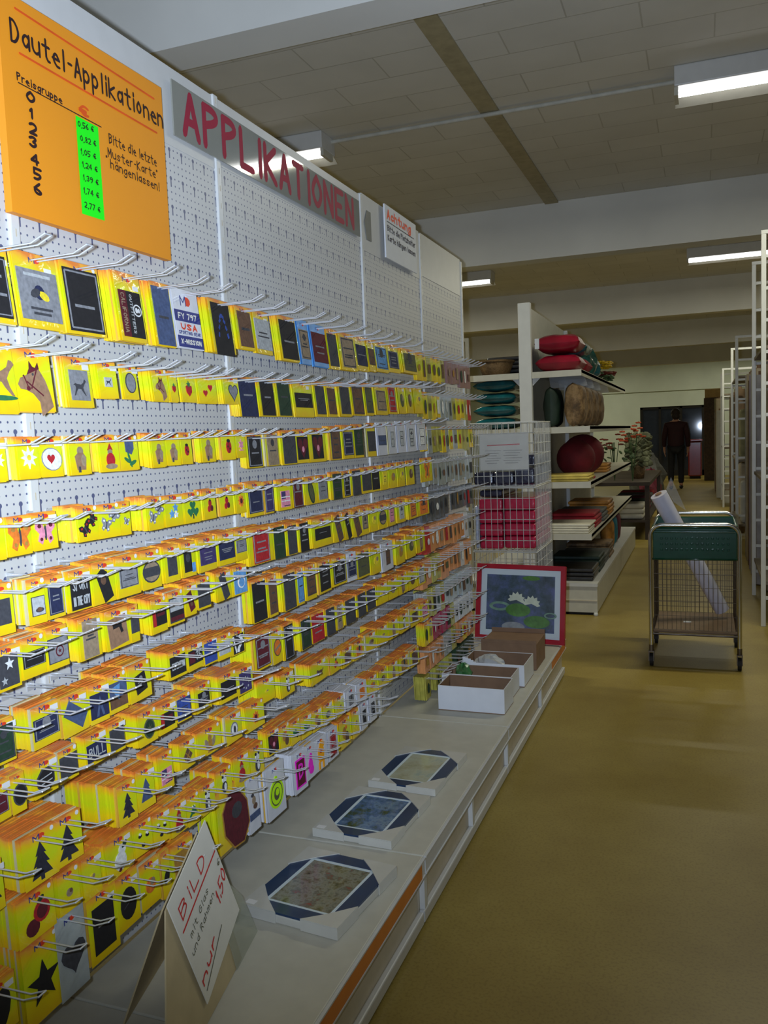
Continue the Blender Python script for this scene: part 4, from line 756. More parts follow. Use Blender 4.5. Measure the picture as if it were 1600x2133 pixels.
# ------------------------------------------------------------------ on the base shelf
def noise_picture(name, cols, scale, rough=.25, coat=.5, dist=0):
    m = bpy.data.materials.new(name); m.use_nodes = True; nt = m.node_tree; b = nt.nodes['Principled BSDF']; L = nt.links.new
    tc = nt.nodes.new('ShaderNodeTexCoord'); nz = nt.nodes.new('ShaderNodeTexNoise'); nz.inputs['Scale'].default_value = scale; nz.inputs['Detail'].default_value = 6; nz.inputs['Roughness'].default_value = .7; nz.inputs['Distortion'].default_value = dist
    L(tc.outputs['Object'], nz.inputs['Vector']); rp = nt.nodes.new('ShaderNodeValToRGB'); cr = rp.color_ramp; n = len(cols)
    for i, c in enumerate(cols):
        p = .3+.4*i/(n-1); e = cr.elements[i] if i < 2 else cr.elements.new(p); e.position = p; e.color = lin(c)
    L(nz.outputs['Fac'], rp.inputs['Fac']); L(rp.outputs['Color'], b.inputs['Base Color']); b.inputs['Roughness'].default_value = rough; b.inputs['Coat Weight'].default_value = coat; b.inputs['Coat Roughness'].default_value = .05
    m.diffuse_color = lin(cols[n//2]); return m
def small_picture(cx, cy, wx, wy, rot, th, pic, label):
    t = thing('framed_picture', label, 'picture', (cx, cy, SH), 'shrink wrapped pictures lying on the shelf'); t.rotation_euler = (0, 0, math.radians(rot)); t['_local'] = 1
    a, c = wx/2, wy/2
    part('backing', t, lambda b: b.rbox(-a, a, -c, c, .0005, th-.005, M_shrink, .003))
    def ring(b, x, y, fx, fy, z0, z1, m):
        b.box(-x, x, -y, -y+fy, z0, z1, m); b.box(-x, x, y-fy, y, z0, z1, m); b.box(-x, -x+fx, -y+fy, y-fy, z0, z1, m); b.box(x-fx, x, -y+fy, y-fy, z0, z1, m)
    part('frame', t, lambda b: ring(b, a-.001, c-.001, .036, .036, th-.005, th, M_navy))
    part('liner', t, lambda b: ring(b, a-.037, c-.037, .008, .008, th-.005, th-.001, M_mat))
    part('print', t, lambda b: b.box(-a+.045, a-.045, -c+.045, c-.045, th-.006, th-.002, pic))
    k = .092
    for sx in (-1, 1):
        for sy in (-1, 1):
            def cornerp(b):
                tri = [(sx*(a+.002), sy*(c+.002)), (sx*(a+.002), sy*(c-k)), (sx*(a-k*.5), sy*(c-k*.42)), (sx*(a-k), sy*(c+.002))]
                if sx*sy < 0: tri = tri[::-1]
                b.prism(tri, th+.0002, th+.0024, M_shrink)
                for e in ((sx*(a+.0004), sx*(a+.0024), min(sy*(c+.002), sy*(c-k)), max(sy*(c+.002), sy*(c-k))), (min(sx*(a-k), sx*(a+.002)), max(sx*(a-k), sx*(a+.002)), sy*(c+.0004), sy*(c+.0024))):
                    b.box(min(e[0], e[1]), max(e[0], e[1]), min(e[2], e[3]), max(e[2], e[3]), .001, th, M_shrink)
            part('corner_protector', t, cornerp)
    part('price_label', t, lambda b: b.box(-a+.006, -a+.03, -c+.004, -c+.02, th+.0026, th+.003, M_sticker))
small_picture(.333, 1.722, .25, .285, -6.5, .026, noise_picture('poppy_field_print', [(36, 48, 30), (104, 98, 66), (140, 138, 120), (96, 100, 84), (146, 60, 52)], 34), 'shrink wrapped picture of red and green flowers, closest to the white price card')
small_picture(.308, 2.125, .228, .288, -3, .022, noise_picture('blue_pond_print', [(20, 46, 34), (40, 74, 60), (70, 104, 150), (110, 140, 170), (30, 50, 70)], 20), 'shrink wrapped picture of a blue pond, middle one of the three on the shelf')
small_picture(.328, 2.475, .215, .3, -3, .02, noise_picture('pale_meadow_print', [(150, 156, 128), (176, 176, 150), (186, 190, 170), (150, 172, 168)], 12), 'shrink wrapped picture in pale washed colours, behind the blue pond picture')
def price_card():
    A, B, D = Vector((.287, 1.195, .452)), Vector((.233, 1.408, .508)), Vector((.315, 1.26, .23))
    u = (B-A); v = (D-A); w, h = u.length, v.length; u.normalize(); n = v.cross(u).normalized() if v.cross(u).x > 0 else u.cross(v).normalized(); v = (v-u*v.dot(u)).normalized()
    t = thing('price_card', 'white price card with red and olive handwriting standing askew on a tan cardboard easel', 'sign', tuple((A+B)/2*.5+D*.5))
    P = lambda x, y, l: A+u*(x*w)+v*(y*h)+n*l
    def cardb(b): b.faces([P(0, 0, 0), P(1, 0, 0), P(1, 1, 0), P(0, 1, 0), P(0, 0, -.002), P(1, 0, -.002), P(1, 1, -.002), P(0, 1, -.002)], [(0, 3, 2, 1), (4, 5, 6, 7), (0, 1, 5, 4), (1, 2, 6, 5), (2, 3, 7, 6), (3, 0, 4, 7)], M_paper)
    part('card', t, cardb)
    pl = lambda x, y, l: P(x, 1-y, .0006+l)
    sc = lambda x0, y0, x1, y1: (x0, y0, x1, y1)
    def wr(b, m, s, x0, y0, x1, y1, hh, wd):
        S, W = layout(s)
        for st in S:
            pts = [(x0+(x1-x0)*px/W, y0+(y1-y0)*px/W+py/6*hh) for px, py in st]
            # strokes are laid out in millimetre-true card coordinates
            stroke(b, m, [(px*w, py*h) for px, py in pts], wd, lambda a_, c_, l: A+u*a_+v*(h-c_)+n*(.0006+l))
    def red(b):
        wr(b, M_redmark, 'BiLD', .12, .745, .74, .76, .115, .0036); stroke(b, M_redmark, [(.06*w, .68*h), (.96*w, .70*h)], .004, lambda a_, c_, l: A+u*a_+v*(h-c_)+n*(.0006+l))
        wr(b, M_redmark, 'nur', .05, .14, .44, .2, .07, .0042); wr(b, M_redmark, '1.50', .7, .33, .98, .4, .12, .0042)
        stroke(b, M_oliveink, [(.06*w, .08*h), (.62*w, .2*h)], .0026, lambda a_, c_, l: A+u*a_+v*(h-c_)+n*(.0006+l))
    part('red_lettering', t, red, 'red handwritten lettering')
    def oli(b):
        wr(b, M_oliveink, 'mit Glas', .14, .54, .62, .565, .055, .0018); wr(b, M_oliveink, 'und Rahmen', .07, .425, .68, .465, .055, .0018)
    part('olive_lettering', t, oli, 'thin olive handwritten lettering')
    part('euro_sign', t, lambda b: wr(b, M_oliveink, '€', .92, .555, .97, .565, .055, .0018), 'thin olive euro sign')
    def quadslab(b, q, m, th=.003):
        q = [Vector(p) for p in q]; nn = (q[1]-q[0]).cross(q[2]-q[0]).normalized()*th
        if nn.x > 0: nn = -nn
        N = len(q); b.faces(q+[p+nn for p in q], [tuple(range(N)), tuple(reversed(range(N, 2*N)))]+[(i, N+i, N+(i+1) % N, (i+1) % N) for i in range(N)], m)
    def dn(x, l, y1=.197):
        p = P(x, 0, l); return p+v*((y1-p.z)/v.z)
    part('easel_flap', t, lambda b: quadslab(b, [P(.0, .04, -.006), P(.9, .04, -.006), dn(.78, -.006), dn(-.85, -.006)], M_tan))
    bk = lambda p, dx: Vector((p.x-dx, p.y+.02, .197))
    part('easel_back', t, lambda b: quadslab(b, [P(.0, .04, -.012), P(.9, .04, -.012), bk(P(.9, 0, 0), .12), bk(P(-.1, 0, 0), .12)], M_tan))
    part('clear_pane', t, lambda b: quadslab(b, [P(.8, .3, -.003), P(1.16, .98, -.003), dn(1.2, -.003), dn(.62, -.003)], M_clear, .002), 'clear pane')
price_card()
def open_box(name, x0, x1, y0, y1, z1, mo, mi, label, flap=None, group=None):
    t = thing(name, label, 'box', ((x0+x1)/2, (y0+y1)/2, SH), group); e = .003; z0 = SH+.0005
    def body(b):
        b.box(x0, x1, y0, y1, z0, z0+e, mi); 
        for (a, c, d, f) in ((x0, x1, y0, y0+e), (x0, x1, y1-e, y1), (x0, x0+e, y0+e, y1-e), (x1-e, x1, y0+e, y1-e)): b.box(a, c, d, f, z0+e, z1, mo)
    part('shell', t, body)
    def lining(b):
        b.box(x0+e, x1-e, y0+e, y0+e+.001, z0+e, z1-.0015, mi); b.box(x0+e, x1-e, y1-e-.001, y1-e, z0+e, z1-.0015, mi); b.box(x0+e, x0+e+.001, y0+e+.001, y1-e-.001, z0+e, z1-.0015, mi); b.box(x1-e-.001, x1-e, y0+e+.001, y1-e-.001, z0+e, z1-.0015, mi)
    part('lining', t, lining, 'brown cardboard lining')
    if flap: part('flap', t, flap)
    return t
open_box('storage_box', .205, .468, 3.09, 3.25, .294, M_boxwhite, M_brownbox, 'open white cardboard box with brown inside, in front of the other boxes')
open_box('storage_box', .165, .455, 3.275, 3.43, .288, M_boxwhite, M_brownbox, 'open white box with a green bag in it, directly behind the front box')
def flp(b):
    pts = [(.203+.012*k, 3.49-.0*k, .292+.02*math.cos(k*.32)) for k in range(7)]
    for a, c in zip(pts, pts[1:]): b.box(a[0], c[0], 3.462, 3.466, SH+.08, min(a[2], c[2]), M_boxwhite)
open_box('storage_box', .2, .472, 3.455, 3.66, .29, M_boxwhite, M_brownbox, 'open white box with a curved torn side, before the tall brown carton', flp)
def carton():
    t = thing('carton', 'tall plain brown carton standing in front of the red framed picture', 'box', (.27, 3.83, SH))
    part('shell', t, lambda b: b.rbox(.22, .475, 3.72, 3.94, SH+.0005, .315, M_brownbox, .002))
    part('flap', t, lambda b: b.box(.22, .475, 3.72, 3.724, .315, .33, M_brownbox))
    part('flap', t, lambda b: b.box(.22, .475, 3.936, 3.94, .315, .335, M_brownbox))
carton()
M_greenbag = mat('green_bag_plastic', (60, 116, 66), .3, var=.35, scale=30, coat=.4); M_whitebag = mat('white_bag_plastic', (190, 192, 190), .3, var=.15, coat=.5)
def crumple(b, c, rx, ry, rz, m, seed):
    rr = random.Random(seed); vs = []; fs = []; seg, ring = 14, 9
    for i in range(ring+1):
        a = math.pi*i/ring
        for k in range(seg):
            bb = 2*math.pi*k/seg; j = 1+rr.uniform(-.16, .16); vs.append((c[0]+rx*math.sin(a)*math.cos(bb)*j, c[1]+ry*math.sin(a)*math.sin(bb)*j, c[2]+rz*math.cos(a)*j))
    for i in range(ring):
        for k in range(seg): fs.append((i*seg+k, (i+1)*seg+k, (i+1)*seg+(k+1) % seg, i*seg+(k+1) % seg))
    b.faces(vs, fs, m)
single('plastic_bag', lambda b: crumple(b, (.236, 3.352, .262), .034, .046, .05, M_greenbag, 3), 'crumpled green plastic bag sticking out of the second white box', 'bag')
single('plastic_bag', lambda b: crumple(b, (.3, 3.56, .258), .07, .06, .04, M_whitebag, 4), 'crumpled white plastic bag inside the third white box', 'bag')
def lily_picture():
    # stands at the shelf end, leaning back a little against the baskets
    bl = Vector((.062, 4.235, SH+.004)); br = Vector((.532, 4.185, SH+.002)); ux = (br-bl).normalized(); W = (br-bl).length; up = Vector((.0, .1, .39)).normalized(); H = .395
    t = thing('lily_picture', 'red framed picture of water lilies standing against the wire baskets', 'picture', tuple(bl)); n = ux.cross(up).normalized()
    if n.y > 0: n = -n
    q = lambda x, y, l: bl+ux*(x*W)+up*(y*H)+n*l
    def slab(b, x0, x1, y0, y1, l0, l1, m):
        P = [q(x, y, l) for l in (l0, l1) for y in (y0, y1) for x in (x0, x1)]; b.faces(P, [(0, 1, 3, 2), (4, 6, 7, 5), (0, 4, 5, 1), (2, 3, 7, 6), (0, 2, 6, 4), (1, 5, 7, 3)], m)
    f = .052; g = f*W/H
    part('frame', t, lambda b: (slab(b, 0, 1, 0, g, 0, .022, M_redframe), slab(b, 0, 1, 1-g, 1, 0, .022, M_redframe), slab(b, 0, f, g, 1-g, 0, .022, M_redframe), slab(b, 1-f, 1, g, 1-g, 0, .022, M_redframe)))
    m0 = f+.065; h0 = g+.075
    part('mount', t, lambda b: (slab(b, f, 1-f, g, 1-g, .004, .011, M_mat)))
    pond = noise_picture('pond_print', [(52, 66, 74), (76, 92, 104), (96, 108, 150), (112, 104, 158)], 7)
    def prn(b):
        slab(b, m0, 1-m0, h0, 1-h0, .011, .0125, pond)
        mg = mat('lily_leaf_print', (84, 132, 60), .3, var=.3, scale=40, coat=.5); ml = mat('pale_leaf_print', (122, 156, 136), .3, var=.2, scale=40, coat=.5); mw = mat('lily_blossom_print', (216, 222, 200), .3, var=.08, scale=40, coat=.5); mgray = mat('grey_leaf_print', (150, 156, 160), .3, var=.15, scale=40, coat=.5)
        for i, (cx, cy, rx, ry, m) in enumerate([(.27, .45, .12, .06, ml), (.27, .45, .08, .03, pond), (.48, .41, .14, .085, mg), (.69, .27, .145, .08, mg), (.43, .19, .13, .065, mgray), (.62, .83, .1, .03, mg), (.84, .36, .07, .04, ml), (.84, .36, .05, .025, pond)]):
            b.face([q(cx+rx*math.cos(a), cy+ry*math.sin(a), .0128+i*.0001) for a in [2*math.pi*k/20 for k in range(20)]], m)
        for cx, cy, r in ((.46, .56, .1), (.63, .52, .1)):
            for k in range(7):
                a = -.2+k*.55; b.face([q(cx, cy-.02, .0138+k*.00005), q(cx+r*.75*math.cos(a-.3), cy-.02+r*.75*math.sin(a-.3), .0138+k*.00005), q(cx+r*math.cos(a), cy-.02+r*1.1*math.sin(a), .0138+k*.00005), q(cx+r*.75*math.cos(a+.3), cy-.02+r*.75*math.sin(a+.3), .0138+k*.00005)], mw)
    part('print', t, prn)
    part('backing', t, lambda b: slab(b, .01, .99, .01, .99, -.004, 0, M_brownbox))
lily_picture()

# ------------------------------------------------------------------ wire baskets behind the shelf end
BX0, BX1, BY0, BY1 = -.055, .308, 4.68, 5.2
def wire_basket(z0, z1, label, legs=False):
    t = thing('wire_basket', label, 'basket', ((BX0+BX1)/2, (BY0+BY1)/2, z0), 'stacked wire baskets'); r = .0019
    def grid(b, P, nu, nv):
        for i in range(nu+1): b.tube([P(i/nu, 0), P(i/nu, 1)], r, M_post, 4, False)
        for j in range(nv+1): b.tube([P(0, j/nv), P(1, j/nv)], r, M_post, 4, False)
    H = z1-z0
    part('front_grid', t, lambda b: grid(b, lambda u, v: (BX0+(BX1-BX0)*u, BY0, z0+.002+(H-.006)*v), 10, 6))
    part('back_grid', t, lambda b: grid(b, lambda u, v: (BX0+(BX1-BX0)*u, BY1, z0+.002+(H-.006)*v), 10, 6))
    for x in (BX0, BX1): part('side_grid', t, lambda b: grid(b, lambda u, v: (x, BY0+(BY1-BY0)*u, z0+.002+(H-.006)*v), 14, 6))
    part('bottom_grid', t, lambda b: grid(b, lambda u, v: (BX0+(BX1-BX0)*u, BY0+(BY1-BY0)*v, z0+.004), 10, 8))
    part('rim', t, lambda b: b.tube([(BX0, BY0, z1-.003), (BX1, BY0, z1-.003), (BX1, BY1, z1-.003), (BX0, BY1, z1-.003)], .0036, M_post, 6, closed=True))
    if legs:
        for x in (BX0, BX1):
            for y in (BY0, BY1): part('leg', t, lambda b: b.tube([(x, y, 0), (x, y, z0)], .006, M_post, 6))
wire_basket(.245, .598, 'lowest white wire basket of the stack, half hidden behind the red framed picture', True)
wire_basket(.6, .963, 'middle white wire basket of the stack, filled with red packs')
wire_basket(.965, 1.328, 'top white wire basket of the stack, with a sheet of paper hung on it')
M_redpack = mat('red_pack', (190, 22, 66), .3, var=.15, scale=30, coat=.7, bump=.2, bscale=40); M_bluepack = mat('dark_blue_pack', (34, 36, 60), .25, var=.35, scale=25, coat=.8, bump=.3, bscale=40); M_whitepack = mat('striped_white_pack', (170, 178, 196), .3, var=.25, scale=40, coat=.6)
def pack(x0, x1, y0, y1, z0, z1, m, label, group):
    single('fabric_pack', lambda b: b.rbox(x0, x1, y0, y1, z0, z1, m, .012, None, 3), label, 'pack', group)
RANK = ['bottom', 'second', 'third', 'fourth', 'top']
for c, (x0, x1) in enumerate(((-.02, .115), (.125, .3))):
    for k in range(4):
        z0 = .611+k*.073; z0 += .004*c
        pack(x0, x1, BY0+.012, BY1-.02, z0, z0+.069, M_redpack, '%s red fabric pack, %s column in the middle basket' % (RANK[k] if k < 3 else 'topmost', ('inner', 'outer')[c]), 'red packs in the middle basket')
pack(-.047, -.024, BY0+.012, BY1-.2, .611, .86, M_whitepack, 'white and blue striped pack upright beside the red packs', 'packs in the baskets')
pack(-.02, .11, BY0+.03, BY1-.03, .907, .945, M_bluepack, 'flat dark pack lying on the red packs, inner side', 'packs in the baskets')
for k in range(3):
    pack(-.046+.117*k, .066+.117*k, BY0+.012, BY1-.02, .976, 1.05+.02*(k == 2), M_bluepack, 'dark blue glossy pack at the bottom of the top basket, %s from the wall' % ORD[k], 'packs in the baskets')
pack(-.03, .29, BY0+.1, BY1-.06, 1.075, 1.14, M_bluepack, 'long dark blue pack lying across others in the top basket', 'packs in the baskets')
def sheet():
    y = BY0-.008; t = thing('info_sheet', 'white printed sheet in a clear sleeve hung on the top wire basket', 'sheet', (.11, y, 1.06))
    part('paper', t, lambda b: b.box(.0, .275, y-.0006, y, 1.062, 1.262, M_paper))
    pl = lambda u, v, l: (u, y-.0008-l, v)
    def tx(b):
        stroke(b, M_redmark, [(.045, 1.2), (.225, 1.203)], .006, lambda u, v, l: (u, y-.0009-l, v))
        for k in range(6):
            for u0, u1 in ((.03, .12), (.135, .24)):
                stroke(b, M_steel, [(u0+.01*(k % 2), 1.17-k*.014), (u1-.012*(k % 3), 1.17-k*.014)], .0022, lambda u, v, l: (u, y-.0009-l, v))
    part('print', t, tx)
    part('sleeve', t, lambda b: b.box(-.004, .279, y-.0035, y-.0025, 1.055, 1.27, M_film), 'clear plastic sleeve')
sheet()
# ------------------------------------------------------------------ shopping cart in the aisle
def cart():
    x0, x1, y0, y1 = .918, 1.352, 4.62, 5.12
    t = thing('shopping_cart', 'shopping cart with green top band and wire sides standing in the aisle', 'cart', ((x0+x1)/2, (y0+y1)/2, 0))
    def hoop(b, y, zt, m, r=.011):
        pts = [(x0, y, .115), (x0, y, zt-.06)]
        for k in range(1, 6): a = math.pi/2*k/6; pts.append((x0+.06-.06*math.cos(a), y, zt-.06+.06*math.sin(a)))
        pts += [(x0+.06, y, zt), (x1-.06, y, zt)]
        for k in range(1, 6): a = math.pi/2*k/6; pts.append((x1-.06+.06*math.sin(a), y, zt-.06+.06*math.cos(a)))
        pts += [(x1, y, zt-.06), (x1, y, .115)]
        b.tube(pts, r, m, 8)
    part('front_frame', t, lambda b: hoop(b, y0, .757, M_chrome))
    part('rear_frame', t, lambda b: hoop(b, y1, .772, M_chrome, .0105))
    def band(b):
        # rounded green basket rim: outer skin with holes suggested by raised lozenges
        for (ax, bx, ay, by) in ((x0+.012, x1-.012, y0+.012, y0+.02), (x0+.012, x1-.012, y1-.02, y1-.012)): b.rbox(ax, bx, ay, by, .572, .75, M_green_plastic, .0035)
        for x in (x0+.012, x1-.02): b.rbox(x, x+.008, y0+.02, y1-.02, .572, .75, M_green_plastic, .0035)
        for z, r_ in ((.744, .009), (.576, .006)): b.tube([(x0+.014, y0+.014, z), (x1-.014, y0+.014, z), (x1-.014, y1-.014, z), (x0+.014, y1-.014, z)], r_, M_green_plastic, 8, closed=True)
        b.tube([(x0+.02, y0+.009, .72), (x1-.02, y0+.009, .72)], .006, M_green_plastic, 8)
    part('basket_band', t, band, 'glossy green plastic band')
    def studs(b):
        for r_ in range(3):
            for k in range(14):
                b.rbox(x0+.05+k*.025, x0+.062+k*.025, y0+.008, y0+.013, .62+r_*.03, .632+r_*.03, M_green_plastic, .002, None, 1)
    part('stud_pattern', t, studs)
    def grid(b, P, nu, nv, r, m):
        for i in range(nu+1): b.tube([P(i/nu, 0), P(i/nu, 1)], r, m, 4, False)
        for j in range(nv+1): b.tube([P(0, j/nv), P(1, j/nv)], r, m, 4, False)
    part('front_mesh', t, lambda b: grid(b, lambda u, v: (x0+.015+(x1-x0-.03)*u, y0+.016, .2+.372*v), 18, 5, .0011, M_steel))
    part('rear_mesh', t, lambda b: grid(b, lambda u, v: (x0+.015+(x1-x0-.03)*u, y1-.016, .2+.372*v), 18, 12, .0014, M_steel))
    for x in (x0+.016, x1-.016): part('side_mesh', t, lambda b: grid(b, lambda u, v: (x, y0+.02+(y1-y0-.04)*u, .2+.372*v), 20, 12, .0014, M_steel))
    part('bottom_board', t, lambda b: b.rbox(x0+.01, x1-.01, y0+.005, y1-.01, .183, .197, mat('brown_board', (120, 96, 70), .6), .004))
    def rails(b):
        for x in (x0, x1): b.tube([(x, y0, .182), (x, y1, .182)], .008, M_steel, 6)
        for y in (y0, y1): b.tube([(x0, y, .178), (x1, y, .178)], .006, M_steel, 6)
    part('bottom_rail', t, rails)
    for x in (x0, x1):
        for y in (y0, y1):
            def caster(b):
                b.tube([(x, y, .08), (x, y, .118)], .012, M_steel, 8)
                for s in (-.012, .012): b.box(x+s-.002, x+s+.002, y-.012, y+.024, .03, .084, M_steel)
                b.box(x-.014, x+.014, y-.014, y+.014, .08, .086, M_steel)
            cst = part('caster', t, caster)
            def wheel(b):
                M = Matrix.Translation((x, y+.014, .034)) @ Matrix.Rotation(math.pi/2, 4, 'Y')
                bm = bmesh.new(); bmesh.ops.create_cone(bm, cap_ends=True, segments=18, radius1=.034, radius2=.034, depth=.018); b.bm(bm, M_black, M)
            subpart('wheel', t, cst, wheel)
cart()
def roll():
    a, c = Vector((1.275, 4.98, .242)), Vector((.955, 4.78, .905)); d = (c-a)
    t = thing('plastic_roll', 'pale roll of plastic sheeting standing diagonally in the shopping cart', 'roll', tuple(a))
    part('roll', t, lambda b: b.tube([a, a+d*.33, a+d*.66, c], [.04, .043, .044, .046], M_roll, 16))
    part('core', t, lambda b: b.tube([c+d*.001, c+d*.01], .018, M_brownbox, 10))
    side = Vector((.06, .02, .03))
    def flap(b):
        q = [c+d*-.1+side*.72, c+d*.01+side*.7, c+side*1.05+Vector((0, 0, .06)), c+d*-.2+side*1.25]
        n = (q[1]-q[0]).cross(q[3]-q[0]).normalized()*.0015
        b.faces(q+[p+n for p in q], [(0, 1, 2, 3), (7, 6, 5, 4), (0, 4, 5, 1), (1, 5, 6, 2), (2, 6, 7, 3), (3, 7, 4, 0)], M_film)
    part('loose_end', t, flap)
roll()
single('paper_slip', lambda b: (b.box(1.075, 1.115, 4.83, 4.86, .1975, .1995, M_boxwhite)), 'tiny white paper slip lying on the brown board of the cart', 'paper')

# ------------------------------------------------------------------ shelving with cushions behind the baskets
G0, G1 = 5.82, 9.3
def side_gondola():
    t = thing('gondola_shelf', 'white double sided shelving unit with cushions and fabrics behind the wire baskets', 'shelving', (.03, G0, 0))
    part('back_panel', t, lambda b: b.box(.028, .055, G0+.05, G1, .2, 2.13, M_white2))
    for y in (G0, 7.5, G1-.05): part('upright', t, lambda b: b.rbox(.0, .085, y, y+.05, 0, 2.145 if y == G0 else 2.13, M_post, .004))
    def shelf(b, x0, x1, z, lip=.04):
        b.box(x0, x1, G0+.01, G1-.06, z-.02, z, M_white2); b.box(x0, x1, G0+.002, G0+.01, z-lip, z+.002, M_white2)
        xe = x1 if x1 > 0.1 else x0; b.box(xe-.004 if x1 > .1 else xe, xe if x1 > .1 else xe+.004, G0+.01, G1-.06, z-lip, z+.004, M_white2)
    for z in (1.672, 1.292, .916, .56): part('shelf', t, lambda b: shelf(b, .087, .42 if z > 1.6 else .47, z))
    for z in (1.672, 1.292, .916, .56): part('shelf', t, lambda b: shelf(b, -.36, -.002, z))
    def brk(b, x0, x1, z): b.faces([(x0, G0+.03, z-.02), (x1, G0+.03, z-.02), (x0, G0+.03, z-.09), (x0, G0+.033, z-.02), (x1, G0+.033, z-.02), (x0, G0+.033, z-.09)], [(0, 1, 2), (5, 4, 3), (0, 3, 4, 1), (1, 4, 5, 2), (2, 5, 3, 0)], M_white)
    for z in (1.672, 1.292):
        part('shelf_bracket', t, lambda b: brk(b, .087, .16, z)); part('shelf_bracket', t, lambda b: brk(b, -.002, -.07, z))
    part('base', t, lambda b: (b.box(-.45, .5, G0+.01, G1, .02, .2, M_white2), b.box(-.452, .504, G0+.0, G1, .2, .222, M_white), b.box(-.45, .5, G0+.004, G0+.01, .1, .106, M_beige)))
    part('base_foot', t, lambda b: b.box(-.43, .47, G0+.03, G1, 0, .02, M_dark))
    part('corner_foot', t, lambda b: b.lathe([(0, 0), (.014, 0), (.016, .01), (.012, .022), (0, .022)], (.49, G0+.0, 0), M_post, 10))
side_gondola()
def cloth(name, c1, rough=.35, sheen=.3, bump=.4, bscale=14, var=.3): return mat(name, c1, rough, var=var, scale=9, bump=bump, bscale=bscale, coat=.25 if rough < .5 else 0)
C_red = cloth('crimson_satin', (138, 14, 40)); C_teal = mat('teal_satin', (16, 86, 92), .22, var=.35, scale=14, bump=.5, bscale=10, coat=.6); C_dkred = cloth('dark_red_plush', (104, 16, 24), .8); C_brown = noise_picture('brown_floral', [(150, 122, 84), (140, 112, 76), (96, 72, 44), (54, 42, 28)], 11, .7, 0); C_dkgreen = cloth('dark_green_cloth', (20, 40, 30), .6)
C_yellow = cloth('yellow_towel', (206, 184, 92), .9); C_white = cloth('cream_cloth', (214, 208, 190), .9, var=.1); C_redcl = cloth('red_cloth', (150, 24, 34), .8); C_amber = cloth('amber_print', (170, 116, 44), .6, var=.6); C_wicker = cloth('wicker_brown', (100, 76, 44), .7, bump=1, bscale=60, var=.5)
C_black = cloth('black_leather', (34, 32, 32), .4); C_gteal = cloth('teal_foil', (36, 92, 84), .2, var=.6); C_goldf = cloth('yellow_petals', (230, 186, 20), .6); C_brownr = cloth('russet_petals', (112, 40, 22), .7); C_green = cloth('leaf_green', (60, 84, 46), .7, var=.5); C_purple = cloth('plum_cloth', (96, 26, 52), .6); C_blue = cloth('turquoise_cloth', (20, 110, 130), .6); C_grey = cloth('grey_cloth', (88, 88, 84), .8)
def cushion(c, rx, ry, rz, m, label, upright=False, group=None, tagm=None, pinch=.38, jit=.1, seed=1):
    """pillow with pinched seams; lying (thin axis up) or standing (thin axis across)"""
    rr = random.Random(seed); n = 20; ph = [rr.uniform(0, 6.3) for _ in range(6)]
    t = thing('cushion', label, 'cushion', (c[0], c[1], c[2]-rz), group); t['_local'] = 1
    a, d, th = (ry, rz, rx) if upright else (rx, ry, rz)
    def body(b):
        vs = []; fs = []
        for s in (1, -1):
            o = len(vs)
            for i in range(n+1):
                for j in range(n+1):
                    u, v = -1+2*i/n, -1+2*j/n; e = max((1-abs(u)**3)*(1-abs(v)**3), 0)
                    wv = 1-jit*(.5+.5*math.sin(5*u+ph[0]+2*v)*math.sin(4*v+ph[1]))-jit*.5*(.5+.5*math.sin(11*u-7*v+ph[2]))
                    k = 1-.07*(1-v*v)*u**4; q = 1-.07*(1-u*u)*v**4; h = th*s*e**pinch*wv
                    p = (a*u*k, d*v*q, h+th) if not upright else (h, a*u*k, d*v*q+d)
                    vs.append(p)
            for i in range(n):
                for j in range(n): fs.append((o+i*(n+1)+j, o+(i+1)*(n+1)+j, o+(i+1)*(n+1)+j+1, o+i*(n+1)+j+1))
        b.faces(vs, fs, m, True)
    part('cover', t, body)
    if tagm: part('swing_tag', t, lambda b: b.box(-rx*.95, -rx*.95+.03, -ry-.012, -ry-.009, rz*.5, rz*1.5, M_boxwhite), 'white swing tag')
    return t
S_T, S_2, S_3, S_4, S_B = 1.673, 1.293, .917, .561, .223
cushion((.255, 6.05, S_T+.062), .155, .165, .062, C_red, 'lower crimson satin cushion on the top shelf beside the upright', seed=2)
cushion((.25, 6.05, S_T+.195), .155, .165, .07, C_red, 'upper crimson satin cushion, topmost on the shelf by the upright', seed=3, tagm=1)
cushion((.265, 6.4, S_T+.062), .145, .16, .062, C_redcl, 'dark crimson cushion lying behind the pair on the top shelf', seed=4, tagm=1)
cushion((.265, 6.4, S_T+.186), .145, .16, .06, C_teal, 'teal cushion on the dark crimson one, top shelf', seed=41)
M_foil = C_gteal
for i, (y, z) in enumerate(((6.78, S_T+.11), (7.1, S_T+.12), (7.42, S_T+.1))):
    single('gift_bag', lambda b: crumple(b, (.255, y, z+.02), .125, .13, z-S_T, M_foil if i != 2 else C_teal, 30+i), 'crumpled teal foil bundle on the top shelf, %s behind the crimson cushions' % ORD[i], 'bundle', 'teal bundles on the top shelf')
